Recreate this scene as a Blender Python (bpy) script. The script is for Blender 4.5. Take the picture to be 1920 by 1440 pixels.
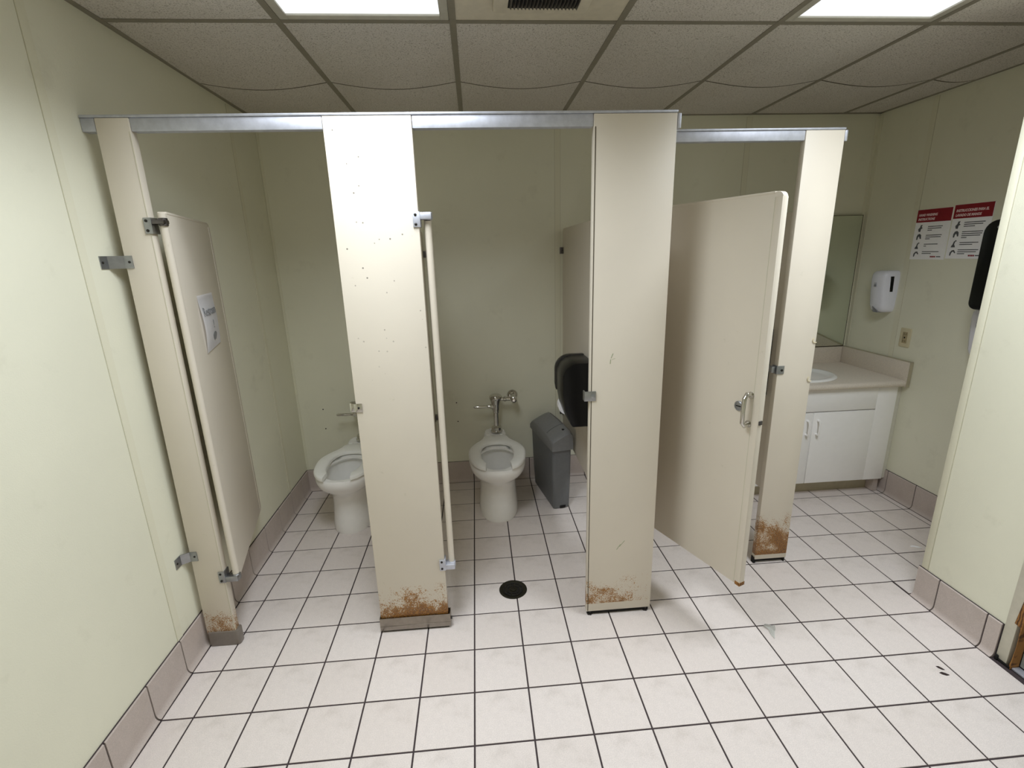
import bpy, bmesh, math, random
from mathutils import Vector, Matrix, Euler
for o in list(bpy.data.objects):
    bpy.data.objects.remove(o)
random.seed(7)
SC = bpy.context.scene
COL = SC.collection
pi = math.pi

# ------------------------------------------------------------------ camera, world, exposure
cam_data = bpy.data.cameras.new('camera')
cam_data.sensor_width = 36.0
cam_data.lens = 896.07 / 1920 * 36.0
cam_data.clip_start = 0.02
cam = bpy.data.objects.new('camera', cam_data)
cam.location = (0.0740, -1.2370, 1.5860)
cam.rotation_euler = (1.3055, 0.0277, -0.0768)
COL.objects.link(cam)
SC.camera = cam
world = bpy.data.worlds.new('world')
SC.world = world
world.use_nodes = True
world.node_tree.nodes['Background'].inputs[0].default_value = (0.0, 0.0, 0.0, 1)
SC.view_settings.view_transform = 'Standard'
SC.view_settings.look = 'None'
SC.view_settings.gamma = 1.0
SC.view_settings.use_curve_mapping = False
SC.view_settings.exposure = -0.45
LAMP_WATTS = 26.0              # the two fluorescent ceiling fixtures light the whole room
LAMP_SPREAD = math.radians(140)  # prismatic lenses throw little light sideways
LAMP_COLOR = (0.89, 0.945, 1.0)
SC.cycles.max_bounces = 14
SC.cycles.diffuse_bounces = 8
SC.cycles.sample_clamp_indirect = 6.0

# ------------------------------------------------------------------ materials
def srgb(r, g, b):
    f = lambda c: (c / 255 / 12.92) if c / 255 <= 0.04045 else ((c / 255 + 0.055) / 1.055) ** 2.4
    return (f(r), f(g), f(b), 1)

class NT:
    def __init__(s, name):
        s.m = bpy.data.materials.new(name)
        s.m.use_nodes = True
        s.t = s.m.node_tree
        s.b = s.t.nodes['Principled BSDF']
        s.co = s.t.nodes.new('ShaderNodeTexCoord').outputs['Object']
    def n(s, typ, **kw):
        nd = s.t.nodes.new(typ)
        for k, v in kw.items():
            if k in nd.inputs: nd.inputs[k].default_value = v
            else: setattr(nd, k, v)
        return nd
    def l(s, a, b): s.t.links.new(a, b)
    def noise(s, scale, detail=3, rough=0.55, co=None):
        nd = s.n('ShaderNodeTexNoise', Scale=scale, Detail=detail, Roughness=rough)
        s.l(co or s.co, nd.inputs['Vector'])
        return nd.outputs['Fac']
    def ramp(s, fac, stops):
        nd = s.n('ShaderNodeValToRGB')
        e = nd.color_ramp.elements
        while len(e) < len(stops): e.new(0.5)
        for q, (p, c) in zip(e, stops):
            q.position = p
            q.color = c if isinstance(c, tuple) else (c, c, c, 1)
        s.l(fac, nd.inputs[0])
        return nd.outputs[0]
    def mix(s, fac, a, b, mode='MIX'):
        nd = s.n('ShaderNodeMix', data_type='RGBA', blend_type=mode)
        for v, i in ((fac, 0), (a, 6), (b, 7)):
            if isinstance(v, (float, int, tuple)): nd.inputs[i].default_value = v
            else: s.l(v, nd.inputs[i])
        return nd.outputs[2]
    def math(s, op, a, b=0.0, clamp=False):
        nd = s.n('ShaderNodeMath', operation=op, use_clamp=clamp)
        for v, i in ((a, 0), (b, 1)):
            if isinstance(v, (float, int)): nd.inputs[i].default_value = v
            else: s.l(v, nd.inputs[i])
        return nd.outputs[0]
    def sep(s):
        nd = s.n('ShaderNodeSeparateXYZ')
        s.l(s.co, nd.inputs[0])
        return nd.outputs
    def bump(s, h, strength, dist):
        nd = s.n('ShaderNodeBump', Strength=strength, Distance=dist)
        s.l(h, nd.inputs['Height'])
        s.l(nd.outputs[0], s.b.inputs['Normal'])
    def base(s, c, rough=0.5, metal=0.0, spec=0.5):
        if isinstance(c, tuple): s.b.inputs['Base Color'].default_value = c
        else: s.l(c, s.b.inputs['Base Color'])
        s.b.inputs['Roughness'].default_value = rough
        s.b.inputs['Metallic'].default_value = metal
        s.b.inputs['Specular IOR Level'].default_value = spec
        return s.m

def plain(name, c, rough=0.5, metal=0.0, var=0.06, scale=30, spec=0.5, bump=0.0):
    t = NT(name)
    f = t.noise(scale)
    lo = tuple(v * (1 - var) for v in c[:3]) + (1,)
    hi = tuple(min(1, v * (1 + var)) for v in c[:3]) + (1,)
    col = t.ramp(f, [(0.3, lo), (0.7, hi)])
    if bump: t.bump(f, 0.4, bump)
    return t.base(col, rough, metal, spec)

def wall_mat(name, c):
    t = NT(name)
    big = t.noise(2.2, 4)
    fine = t.noise(260, 2)
    col = t.ramp(big, [(0.3, tuple(v * .95 for v in c[:3]) + (1,)), (0.72, c)])
    sm = t.noise(5.5, 6, .65)
    col = t.mix(t.ramp(sm, [(0.60, 0.0), (0.76, 0.16)]), col, srgb(150, 146, 122))
    t.bump(fine, 0.25, 0.002)
    return t.base(col, 0.62, 0, 0.3)

WALL = srgb(232, 231, 212)
M = {}
M['wall'] = wall_mat('cream_vinyl_wall', WALL)
M['batten'] = wall_mat('cream_batten', srgb(229, 227, 206))
M['joint'] = plain('batten_shadow_joint', srgb(192, 188, 168), 0.8)  # darker tone paints the edge shade along battens; also colours the panel seams
M['seal'] = plain('dark_caulk', srgb(70, 62, 48), 0.8)
M['grout'] = plain('dark_grout', srgb(62, 52, 54), 0.9)

def tile_mat(name, c, dirt, edge=0.0):
    t = NT(name)
    info = t.n('ShaderNodeObjectInfo')
    sp = t.noise(300, 2, .6)
    md = t.noise(45, 4, .6)
    lo = tuple(v * .88 for v in c[:3]) + (1,)
    hi = tuple(min(1, v * 1.04) for v in c[:3]) + (1,)
    col = t.ramp(sp, [(0.35, lo), (0.6, hi)])
    col = t.mix(t.ramp(md, [(0.42, 0.0), (0.72, 0.42)]), col, tuple(v * .85 for v in c[:3]) + (1,))
    col = t.mix(t.ramp(info.outputs['Random'], [(0.0, 0.0), (1.0, 0.16)]), col, srgb(198, 184, 174))
    d = t.noise(3.3, 5, .6)
    d2 = t.noise(14, 4, .7)
    dd = t.math('MULTIPLY', t.ramp(d, [(0.46, 0.0), (0.66, 1.0)]), t.ramp(d2, [(0.36, 0.0), (0.64, dirt)]))
    col = t.mix(dd, col, srgb(150, 138, 124))
    t.bump(t.noise(160, 3), 0.15, 0.0012)
    return t.base(col, 0.42, 0, 0.4)
M['tile'] = tile_mat('speckled_pink_floor_tile', srgb(227, 218, 214), 0.55)
M['cove'] = tile_mat('pinkish_cove_tile', srgb(194, 182, 176), 0.25)

def ceil_mat():
    t = NT('fissured_ceiling_tile')
    c = srgb(212, 207, 200)
    p = t.noise(210, 3, .65)
    col = t.ramp(p, [(0.34, srgb(136, 129, 118)), (0.47, c)])
    big = t.noise(3, 4)
    col = t.mix(t.ramp(big, [(0.35, 0.0), (0.75, 0.25)]), col, srgb(190, 183, 172))
    t.bump(p, 0.5, 0.004)
    return t.base(col, 0.95, 0, 0.1)
M['ceil'] = ceil_mat()
M['score'] = plain('bare_fiber_score', srgb(128, 121, 108), 0.95)
M['tee'] = plain('painted_tee_bar', srgb(132, 126, 112), 0.5)
M['frame'] = plain('light_frame_paint', srgb(190, 186, 174), 0.45)
M['vent'] = plain('vent_paint', srgb(206, 198, 180), 0.5)
M['vent_dark'] = plain('vent_void', srgb(14, 13, 12), 0.9)
M['plenum'] = plain('plenum_slab', srgb(90, 86, 80), 0.9)

def diffuser_mat():
    t = NT('prismatic_lens_glow')
    w = t.n('ShaderNodeTexWave', wave_type='BANDS', bands_direction='X', Scale=90.0, Distortion=0.0)
    t.l(t.co, w.inputs['Vector'])
    n = t.noise(6, 2)
    f = t.math('ADD', t.math('MULTIPLY', w.outputs['Fac'], 0.12), t.math('MULTIPLY', n, 0.15))
    f = t.math('ADD', f, 0.85)
    t.base((0.8, 0.8, 0.8, 1), 0.3)
    t.b.inputs['Emission Color'].default_value = LAMP_COLOR + (1,)
    t.l(t.math('MULTIPLY', f, 1.3), t.b.inputs['Emission Strength'])
    return t.m
M['lens'] = diffuser_mat()

BEIGE = srgb(216, 208, 194)
def partition_mat(name, rust=0.0, top=0.2, base=0.06, spots=False, seed=0.0, lift=0.0):
    """beige enamel steel; rust eats the bottom of the panel up to height `top` (object z, metres)"""
    t = NT(name)
    mp = t.n('ShaderNodeMapping')
    mp.inputs['Location'].default_value = (seed, seed * .7, seed * .3)
    t.l(t.co, mp.inputs['Vector'])
    co = mp.outputs[0]
    b = t.noise(3, 3, co=co)
    col = t.ramp(b, [(0.3, tuple(v * .96 for v in BEIGE[:3]) + (1,)), (0.7, BEIGE)])
    fine = t.noise(320, 2, co=co)
    sc = t.noise(22, 6, .7, co=co)
    col = t.mix(t.ramp(sc, [(0.66, 0.0), (0.74, 0.22)]), col, srgb(150, 146, 118))
    if spots:
        v = t.n('ShaderNodeTexVoronoi', Scale=30.0)
        t.l(co, v.inputs['Vector'])
        ds = t.ramp(v.outputs['Distance'], [(0.07, 1.0), (0.11, 0.0)])
        pick = t.ramp(t.noise(9, 2, co=co), [(0.43, 0.0), (0.46, 0.9)])
        z = t.sep()[2]
        hi = t.ramp(t.math('SUBTRACT', z, 1.1), [(0.0, 0.0), (0.35, 1.0)])
        col = t.mix(t.math('MULTIPLY', t.math('MULTIPLY', ds, pick), hi), col, srgb(104, 98, 90))
    if rust > 0:
        z = t.sep()[2]
        h = t.math('DIVIDE', t.math('SUBTRACT', z, base), top - base, clamp=True)
        inv = t.math('SUBTRACT', 1.0, h, clamp=True)
        below = t.math('GREATER_THAN', z, lift)
        n1 = t.noise(34, 4, .65, co=co)
        n2 = t.noise(210, 3, .6, co=co)
        n3 = t.noise(9, 2, .5, co=co)
        dens = t.math('ADD', t.math('MULTIPLY', inv, 1.15 * rust), t.math('MULTIPLY', t.math('SUBTRACT', n3, 0.5), 2.2))
        dens = t.math('ADD', dens, t.math('MULTIPLY', t.math('SUBTRACT', n1, 0.5), 1.4))
        speck = t.math('ADD', n2, t.math('MULTIPLY', dens, 0.30))
        zone = t.math('MULTIPLY', t.ramp(inv, [(0.0, 0.0), (0.18, 1.0)]), below)
        mask = t.math('MULTIPLY', t.ramp(speck, [(0.66, 0.0), (0.72, 0.92)]), zone)
        stain = t.math('MULTIPLY', t.ramp(dens, [(0.45, 0.0), (1.1, 0.65)]), zone)
        col = t.mix(stain, col, srgb(190, 152, 84))
        rc = t.ramp(n2, [(0.4, srgb(84, 46, 8)), (0.55, srgb(146, 92, 20)), (0.7, srgb(184, 134, 52))])
        col = t.mix(mask, col, rc)
    t.bump(fine, 0.12, 0.001)
    return t.base(col, 0.42, 0, 0.45)
M['panel'] = partition_mat('beige_enamel')
M['p1'] = partition_mat('beige_enamel_rust_left', 0.75, 0.19, 0.05, seed=1.3)
M['p2'] = partition_mat('beige_enamel_rust_middle', 1.05, 0.24, 0.06, spots=True, seed=4.1)
M['p3'] = partition_mat('beige_enamel_rust_right', 0.5, 0.21, 0.05, seed=8.2, lift=0.062)
M['p4'] = partition_mat('beige_enamel_rust_far', 1.0, 0.30, 0.055, seed=2.9, lift=0.05)
M['door3'] = partition_mat('beige_enamel_door', 0.0, seed=5.5)

def metal(name, c, rough, aniso_scale=None):
    t = NT(name)
    n = t.noise(40, 4)
    col = t.ramp(n, [(0.3, tuple(v * .82 for v in c[:3]) + (1,)), (0.7, c)])
    return t.base(col, rough, 1.0)
M['alu'] = metal('brushed_aluminium', srgb(206, 209, 220), 0.55)
M['alu'].node_tree.nodes['Principled BSDF'].inputs['Metallic'].default_value = 0.75
M['chrome'] = metal('chrome', srgb(216, 214, 208), 0.12)
M['zinc'] = metal('cast_zinc', srgb(172, 174, 178), 0.38)
M['steel'] = metal('dull_stainless', srgb(158, 150, 140), 0.36)
M['screw'] = metal('dark_screw', srgb(70, 68, 66), 0.45)
M['darkzinc'] = metal('tarnished_zinc', srgb(112, 108, 108), 0.4)
M['bronze'] = metal('tarnished_drain', srgb(74, 72, 62), 0.5)
M['void'] = plain('dark_void', srgb(16, 13, 11), 0.9)
M['shoe'] = plain('gray_plastic_shoe', srgb(120, 112, 104), 0.25)
M['porcelain'] = plain('white_porcelain', srgb(244, 243, 240), 0.12, var=0.015, spec=0.6)
M['seat'] = plain('white_seat_plastic', srgb(248, 248, 244), 0.28, var=0.02)
M['water'] = plain('bowl_water', srgb(226, 226, 226), 0.03, var=0.01)
M['bin'] = plain('gray_bin_plastic', srgb(108, 110, 112), 0.5, var=0.05, scale=60)
M['binlid'] = plain('gray_bin_lid', srgb(126, 127, 128), 0.48, var=0.05, scale=60)
M['black'] = plain('black_gloss_plastic', srgb(15, 15, 16), 0.3, var=0.1, spec=0.25)
M['black2'] = plain('smoky_plastic', srgb(46, 44, 42), 0.35, var=0.05, spec=0.3)
M['paper'] = plain('white_paper', srgb(250, 250, 254), 0.8, var=0.02)
M['ink'] = plain('gray_ink', srgb(86, 88, 92), 0.8)
M['fadedink'] = plain('faded_ink', srgb(138, 140, 144), 0.8)
M['scuff'] = plain('green_gray_scuff', srgb(150, 158, 126), 0.7)
M['red'] = plain('dark_red_print', srgb(140, 14, 32), 0.6)
M['pinkink'] = plain('white_print', srgb(240, 214, 216), 0.7)
M['cab'] = plain('white_melamine', srgb(250, 249, 248), 0.35, var=0.015)
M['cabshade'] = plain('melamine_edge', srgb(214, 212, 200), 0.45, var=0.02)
M['kick'] = plain('toe_kick_board', srgb(176, 168, 144), 0.6)
def lam():
    t = NT('beige_laminate')
    c = srgb(224, 214, 200)
    col = t.ramp(t.noise(240, 3, .6), [(0.35, tuple(v * .84 for v in c[:3]) + (1,)), (0.62, c)])
    return t.base(col, 0.35, 0, 0.45)
M['lam'] = lam()
M['soap'] = plain('soap_white_plastic', srgb(236, 238, 250), 0.25, var=0.01)
M['soapgray'] = plain('soap_gray_plastic', srgb(140, 142, 150), 0.35)
M['outlet'] = plain('ivory_outlet', srgb(214, 204, 172), 0.35)
M['outletd'] = plain('ivory_outlet_dark', srgb(168, 154, 120), 0.4)
def mirror():
    t = NT('mirror_glass')
    return t.base(srgb(226, 232, 222), 0.0, 1.0)
M['mirror'] = mirror()
M['jamb'] = plain('gray_jamb_paint', srgb(206, 202, 186), 0.5)
M['doorgray'] = plain('gray_door_paint', srgb(150, 156, 150), 0.5)
def wood():
    t = NT('bare_splintered_wood')
    w = t.n('ShaderNodeTexWave', wave_type='BANDS', bands_direction='Y', Scale=30.0, Distortion=6.0, Detail=3.0)
    t.l(t.co, w.inputs['Vector'])
    col = t.ramp(w.outputs['Fac'], [(0.2, srgb(82, 50, 22)), (0.8, srgb(150, 104, 52))])
    return t.base(col, 0.8)
M['wood'] = wood()
def film():
    t = NT('crumpled_clear_film')
    t.b.inputs['Transmission Weight'].default_value = 0.75
    t.b.inputs['IOR'].default_value = 1.25
    return t.base((0.9, 0.92, 0.9, 1), 0.12)
M['film'] = film()
M['leaf'] = plain('dark_debris', srgb(44, 28, 26), 0.7)

# ------------------------------------------------------------------ mesh helpers
def box(bm, x0, x1, y0, y1, z0, z1, bev=0.0, seg=2):
    t = bmesh.new()
    bmesh.ops.create_cube(t, size=1)
    for v in t.verts:
        v.co = Vector(((x0 + x1) / 2 + v.co.x * (x1 - x0), (y0 + y1) / 2 + v.co.y * (y1 - y0), (z0 + z1) / 2 + v.co.z * (z1 - z0)))
    if bev > 0:
        bmesh.ops.bevel(t, geom=list(t.edges), offset=bev, segments=seg, affect='EDGES', profile=0.5)
    me = bpy.data.meshes.new('t'); t.to_mesh(me); t.free()
    bm.from_mesh(me); bpy.data.meshes.remove(me)
    return bm

def loft(bm, rings, cap0=True, cap1=True, closed=True):
    vr = [[bm.verts.new(p) for p in r] for r in rings]
    n = len(rings[0])
    for a, b in zip(vr, vr[1:]):
        for i in range(n if closed else n - 1):
            j = (i + 1) % n
            bm.faces.new((a[i], a[j], b[j], b[i]))
    if cap0: bm.faces.new(list(reversed(vr[0])))
    if cap1: bm.faces.new(vr[-1])
    return vr

def frame_of(d):
    d = Vector(d).normalized()
    u = d.orthogonal().normalized()
    return u, d.cross(u)

def cyl(bm, p0, p1, r0, r1=None, n=20, bev=0.0):
    p0, p1 = Vector(p0), Vector(p1)
    r1 = r0 if r1 is None else r1
    u, v = frame_of(p1 - p0)
    d = (p1 - p0).normalized()
    st = [(p0, r0), (p1, r1)]
    if bev: st = [(p0, r0 - bev), (p0 + d * bev, r0), (p1 - d * bev, r1), (p1, r1 - bev)]
    loft(bm, [[c + (u * math.cos(2 * pi * k / n) + v * math.sin(2 * pi * k / n)) * r for k in range(n)] for c, r in st])

def lathe(bm, origin, axis, prof, n=28):
    """prof: list of (distance along axis, radius)"""
    o = Vector(origin); d = Vector(axis).normalized()
    u, v = frame_of(d)
    loft(bm, [[o + d * a + (u * math.cos(2 * pi * k / n) + v * math.sin(2 * pi * k / n)) * max(r, 1e-4) for k in range(n)] for a, r in prof])

def tube(bm, pts, r, n=12):
    pts = [Vector(p) for p in pts]
    rr = r if isinstance(r, (list, tuple)) else [r] * len(pts)
    rings = []
    u = None
    for i, p in enumerate(pts):
        d = (pts[min(i + 1, len(pts) - 1)] - pts[max(i - 1, 0)]).normalized()
        u = d.orthogonal().normalized() if u is None else (u - d * u.dot(d)).normalized()
        v = d.cross(u)
        rings.append([p + (u * math.cos(2 * pi * k / n) + v * math.sin(2 * pi * k / n)) * rr[i] for k in range(n)])
    loft(bm, rings)

def prism(bm, outline, axis, a0, a1, bev=0.0):
    """outline in the two other axes (in xyz order), extruded along axis index"""
    def pt(p, a):
        q = list(p); q.insert(axis, a); return Vector(q)
    t = bmesh.new()
    loft(t, [[pt(p, a0) for p in outline], [pt(p, a1) for p in outline]])
    bmesh.ops.recalc_face_normals(t, faces=t.faces)
    if bev:
        ed = [e for e in t.edges if len(e.link_faces) == 2 and e.calc_face_angle(0) > 0.9]
        bmesh.ops.bevel(t, geom=ed, offset=bev, segments=2, affect='EDGES', profile=0.5)
    me = bpy.data.meshes.new('t'); t.to_mesh(me); t.free()
    bm.from_mesh(me); bpy.data.meshes.remove(me)

def rrect(x0, x1, y0, y1, r, n=5):
    rs = r if isinstance(r, (list, tuple)) else [r] * 4      # corners: (x0,y0) (x1,y0) (x1,y1) (x0,y1)
    out = []
    for (cx, cy, a, q) in ((x0, y0, pi, rs[0]), (x1, y0, 1.5 * pi, rs[1]), (x1, y1, 0, rs[2]), (x0, y1, .5 * pi, rs[3])):
        ox = cx + q if cx == x0 else cx - q
        oy = cy + q if cy == y0 else cy - q
        for k in range(n + 1):
            t = a + .5 * pi * k / n
            out.append((ox + q * math.cos(t), oy + q * math.sin(t)))
    return out

def finish(name, bm, mat, angle=35, smooth=True):
    bmesh.ops.recalc_face_normals(bm, faces=bm.faces)
    me = bpy.data.meshes.new(name)
    bm.to_mesh(me); bm.free()
    if smooth:
        me.polygons.foreach_set('use_smooth', [True] * len(me.polygons))
        me.set_sharp_from_angle(angle=math.radians(angle))
    if isinstance(mat, str): mat = M[mat]
    me.materials.append(mat)
    return me

ROOTM = {}
def obj(name, bm, mat, parent=None, local=False, angle=35, smooth=True):
    """links one mesh object; coordinates are world coordinates unless local=True"""
    if parent is not None and not local:
        r = parent
        while r.parent: r = r.parent
        bm.transform(ROOTM[r].inverted())
    me = finish(name, bm, mat, angle, smooth)
    o = bpy.data.objects.new(name, me)
    COL.objects.link(o)
    if parent is not None: o.parent = parent
    else: ROOTM[o] = Matrix.Identity(4)
    return o

def tag(o, label, cat, group=None, kind=None):
    o['label'] = label; o['category'] = cat
    if group: o['group'] = group
    if kind: o['kind'] = kind
    return o

def thing(name, label, cat, loc=(0, 0, 0), rz=0.0, group=None, kind=None):
    o = bpy.data.objects.new(name, None)
    o.empty_display_size = 0.05
    COL.objects.link(o)
    o.location = loc
    o.rotation_euler = (0, 0, rz)
    ROOTM[o] = Matrix.Translation(loc) @ Matrix.Rotation(rz, 4, 'Z')
    return tag(o, label, cat, group, kind)

def dup(root, loc, rz, label):
    r = root.copy(); COL.objects.link(r)
    r.location = loc; r.rotation_euler = (0, 0, rz); r['label'] = label
    ROOTM[r] = Matrix.Translation(loc) @ Matrix.Rotation(rz, 4, 'Z')
    for ch in list(root.children):
        c = ch.copy(); COL.objects.link(c); c.parent = r
        for g in list(ch.children):
            d = g.copy(); COL.objects.link(d); d.parent = c
    return r

def inst(name, me, loc, parent, rz=0.0):
    o = bpy.data.objects.new(name, me)
    COL.objects.link(o); o.location = loc; o.rotation_euler = (0, 0, rz); o.parent = parent
    return o

def text_bm(s, size, bold=0.0, shear=0.0):
    cu = bpy.data.curves.new('t', 'FONT')
    cu.body = s; cu.size = size; cu.shear = shear; cu.offset = bold; cu.extrude = 0.0004; cu.resolution_u = 2
    o = bpy.data.objects.new('t', cu); COL.objects.link(o)
    dg = bpy.context.evaluated_depsgraph_get()
    me = bpy.data.meshes.new_from_object(o.evaluated_get(dg))
    bm = bmesh.new(); bm.from_mesh(me)
    bpy.data.objects.remove(o); bpy.data.curves.remove(cu); bpy.data.meshes.remove(me)
    return bm

# ------------------------------------------------------------------ room shell
T = 0.2032                      # floor tile pitch
ZC = 2.387                      # ceiling height
YB = 1.965                      # back wall
XR = 2.705                      # right wall of the alcove
XE = 2.050                      # wall by the entry door
YE = 0.505                      # its end
YF = -2.10                      # wall behind the camera
def LW(y, z):                   # the left wall is a little out of square
    return -1.1555 - .012 * (y - .5)

def slab(bm, y0, y1, z0, z1, thick_in, thick_out):
    n = 8
    zs = [z0 + (z1 - z0) * k / n for k in range(n + 1)]
    loft(bm, [[(LW(y0, z) + thick_in, y0, z), (LW(y1, z) + thick_in, y1, z), (LW(y1, z) - thick_out, y1, z), (LW(y0, z) - thick_out, y0, z)] for z in zs])

# left wall: core, panels between the battens, battens
wl = thing('wall_left', 'cream vinyl left wall with vertical batten seams', 'wall', kind='structure')
bm = bmesh.new(); slab(bm, YF - .1, YB + .12, -.05, ZC + .25, -.012, .12); obj('wall_core', bm, 'wall', wl)
seams_l = [-2.02, -0.80, 0.4215, 1.6407]
ed = [YF] + seams_l + [YB]
for a, b in zip(ed, ed[1:]):
    bm = bmesh.new(); slab(bm, a + .0008, b - .0008, 0, ZC + .02, 0, .0118); obj('wall_panel', bm, 'wall', wl)
for y in seams_l:
    bm = bmesh.new(); slab(bm, y - .016, y + .016, .157, ZC - .012, .0024, .004); obj('batten_strip', bm, 'batten', wl)
    for q in (y - .0168, y + .0168):
        bm = bmesh.new(); slab(bm, q - .0007, q + .0007, .157, ZC - .012, .0009, .004); obj('joint_shade_line', bm, 'joint', wl)

wb = thing('wall_back', 'cream back wall behind the toilets and mirror', 'wall', kind='structure')
bm = bmesh.new(); box(bm, -1.30, XR + .12, YB + .012, YB + .13, -.05, ZC + .25); obj('wall_core', bm, 'wall', wb)
seams_b = [-0.600, 0.619, 1.838]
ed = [-1.20] + seams_b + [XR + .005]
for a, b in zip(ed, ed[1:]):
    bm = bmesh.new(); box(bm, a + .0008, b - .0008, YB, YB + .0118, 0, ZC + .02); obj('wall_panel', bm, 'wall', wb)
for x in seams_b:
    bm = bmesh.new(); box(bm, x - .017, x + .017, YB - .0022, YB, .157, ZC - .012); obj('batten_strip', bm, 'batten', wb)
    for q in (x - .0178, x + .0178):
        bm = bmesh.new(); box(bm, q - .0008, q + .0008, YB - .0009, YB, .157, ZC - .012); obj('joint_shade_line', bm, 'joint', wb)
bm = bmesh.new(); box(bm, XR - .026, XR - .001, YB - .0024, YB, .9, ZC - .012); obj('corner_strip', bm, 'batten', wb)
bm = bmesh.new(); box(bm, -1.172, -1.156, YB - .003, YB, .157, ZC - .012); obj('corner_strip', bm, 'batten', wb)
for x, z in ((-1.004, .597), (-1.003, .457), (-.095, .598), (-.092, .46)):
    bm = bmesh.new(); cyl(bm, (x, YB - .0012, z), (x, YB + .0004, z), .0042, n=12); obj('screw_hole', bm, 'void', wb)

wr = thing('wall_right', 'cream right wall of the sink alcove carrying posters and dispensers', 'wall', kind='structure')
bm = bmesh.new(); box(bm, XR + .012, XR + .13, YE - .10, YB + .13, -.05, ZC + .25); obj('wall_core', bm, 'wall', wr)
for a, b in ((YE, 1.577), (1.577, YB)):
    bm = bmesh.new(); box(bm, XR, XR + .0118, a + .0008, b - .0008, 0, ZC + .02); obj('wall_panel', bm, 'wall', wr)
bm = bmesh.new(); box(bm, XR - .0022, XR, 1.577 - .017, 1.577 + .017, .885, ZC - .012); obj('batten_strip', bm, 'batten', wr)
for q in (1.577 - .0178, 1.577 + .0178):
    bm = bmesh.new(); box(bm, XR - .0009, XR, q - .0008, q + .0008, .887, ZC - .012); obj('joint_shade_line', bm, 'joint', wr)
bm = bmesh.new(); box(bm, XR - .0024, XR, YB - .026, YB - .003, .9, ZC - .012); obj('corner_strip', bm, 'batten', wr)

we = thing('wall_entry', 'cream wall beside the entry door at the right edge', 'wall', kind='structure')
bm = bmesh.new(); box(bm, XE + .012, XR + .13, YE - .11, YE - .012, -.05, ZC + .25); obj('wall_core', bm, 'wall', we)
bm = bmesh.new(); box(bm, XE + .012, XE + .10, .15, YE - .11, -.05, ZC + .25); obj('wall_core', bm, 'wall', we)
bm = bmesh.new(); box(bm, XE, XE + .0118, .150, YE - .0126, 0, ZC + .02); obj('wall_panel', bm, 'wall', we)
bm = bmesh.new(); box(bm, XE + .013, XR, YE - .0118, YE, 0, ZC + .02); obj('wall_panel', bm, 'wall', we)
bm = bmesh.new(); box(bm, XE - .003, XE + .024, YE - .027, YE + .003, .158, ZC - .012, .0025); obj('corner_strip', bm, 'batten', we)
bm = bmesh.new(); box(bm, XE - .0012, XE + .001, YE - .0295, YE - .0278, .158, ZC - .012); obj('joint_shade_line', bm, 'joint', we)
bm = bmesh.new(); box(bm, XE + .0, XE + .10, -.85, .150, 2.10, ZC + .25); obj('wall_panel', bm, 'wall', we)
bm = bmesh.new(); box(bm, XE + .0, XE + .10, YF, -.85, -.05, ZC + .25); obj('wall_panel', bm, 'wall', we)
wf = thing('wall_front', 'cream wall closing the room behind the viewer', 'wall', kind='structure')
bm = bmesh.new(); box(bm, -1.25, XE + .1, YF - .12, YF, -.05, ZC + .25); obj('wall_panel', bm, 'wall', wf)

# entry door in the right wall
d1 = thing('door_1', 'gray entry door with splintered bare wood at its jamb', 'door', (XE, -.35, 0), kind='structure')
bm = bmesh.new(); box(bm, XE - .004, XE + .10, .112, .1495, 0.0, 2.10, .002); obj('door_jamb', bm, 'jamb', d1)
bm = bmesh.new(); box(bm, XE - .004, XE + .10, -.85, -.81, 0.0, 2.10, .002); obj('door_jamb', bm, 'jamb', d1)
bm = bmesh.new(); box(bm, XE - .004, XE + .10, -.81, .112, 2.06, 2.10, .002); obj('door_jamb', bm, 'jamb', d1)
bm = bmesh.new(); box(bm, XE + .03, XE + .075, -.805, .0935, .012, 2.055, .002); obj('door_slab', bm, 'doorgray', d1)
# torn strip of bare wood along the inner edge of the jamb
prof = [(.0, .108), (.04, .104), (.09, .1015), (.14, .102), (.185, .106), (.19, .126), (.24, .122), (.29, .118), (.34, .113), (.42, .1115), (.55, .1115), (.56, .0945), (0, .0945)]
bm = bmesh.new(); prism(bm, [(y - .006 if y > .1 else y, z) for z, y in prof], 0, XE - .0065, XE + .028); obj('bare_wood', bm, 'wood', d1, smooth=False)
bm = bmesh.new(); box(bm, XE - .002, XE + .03, -.82, .094, .0, .009, .003); obj('threshold', bm, 'alu', d1)
bm = bmesh.new(); box(bm, XE - .0075, XE - .0042, .096, .150, .0005, .010, .001); box(bm, XE - .012, XE - .004, .1385, .150, .0005, .022, .003); obj('dark_gap', bm, 'void', d1)

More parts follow.
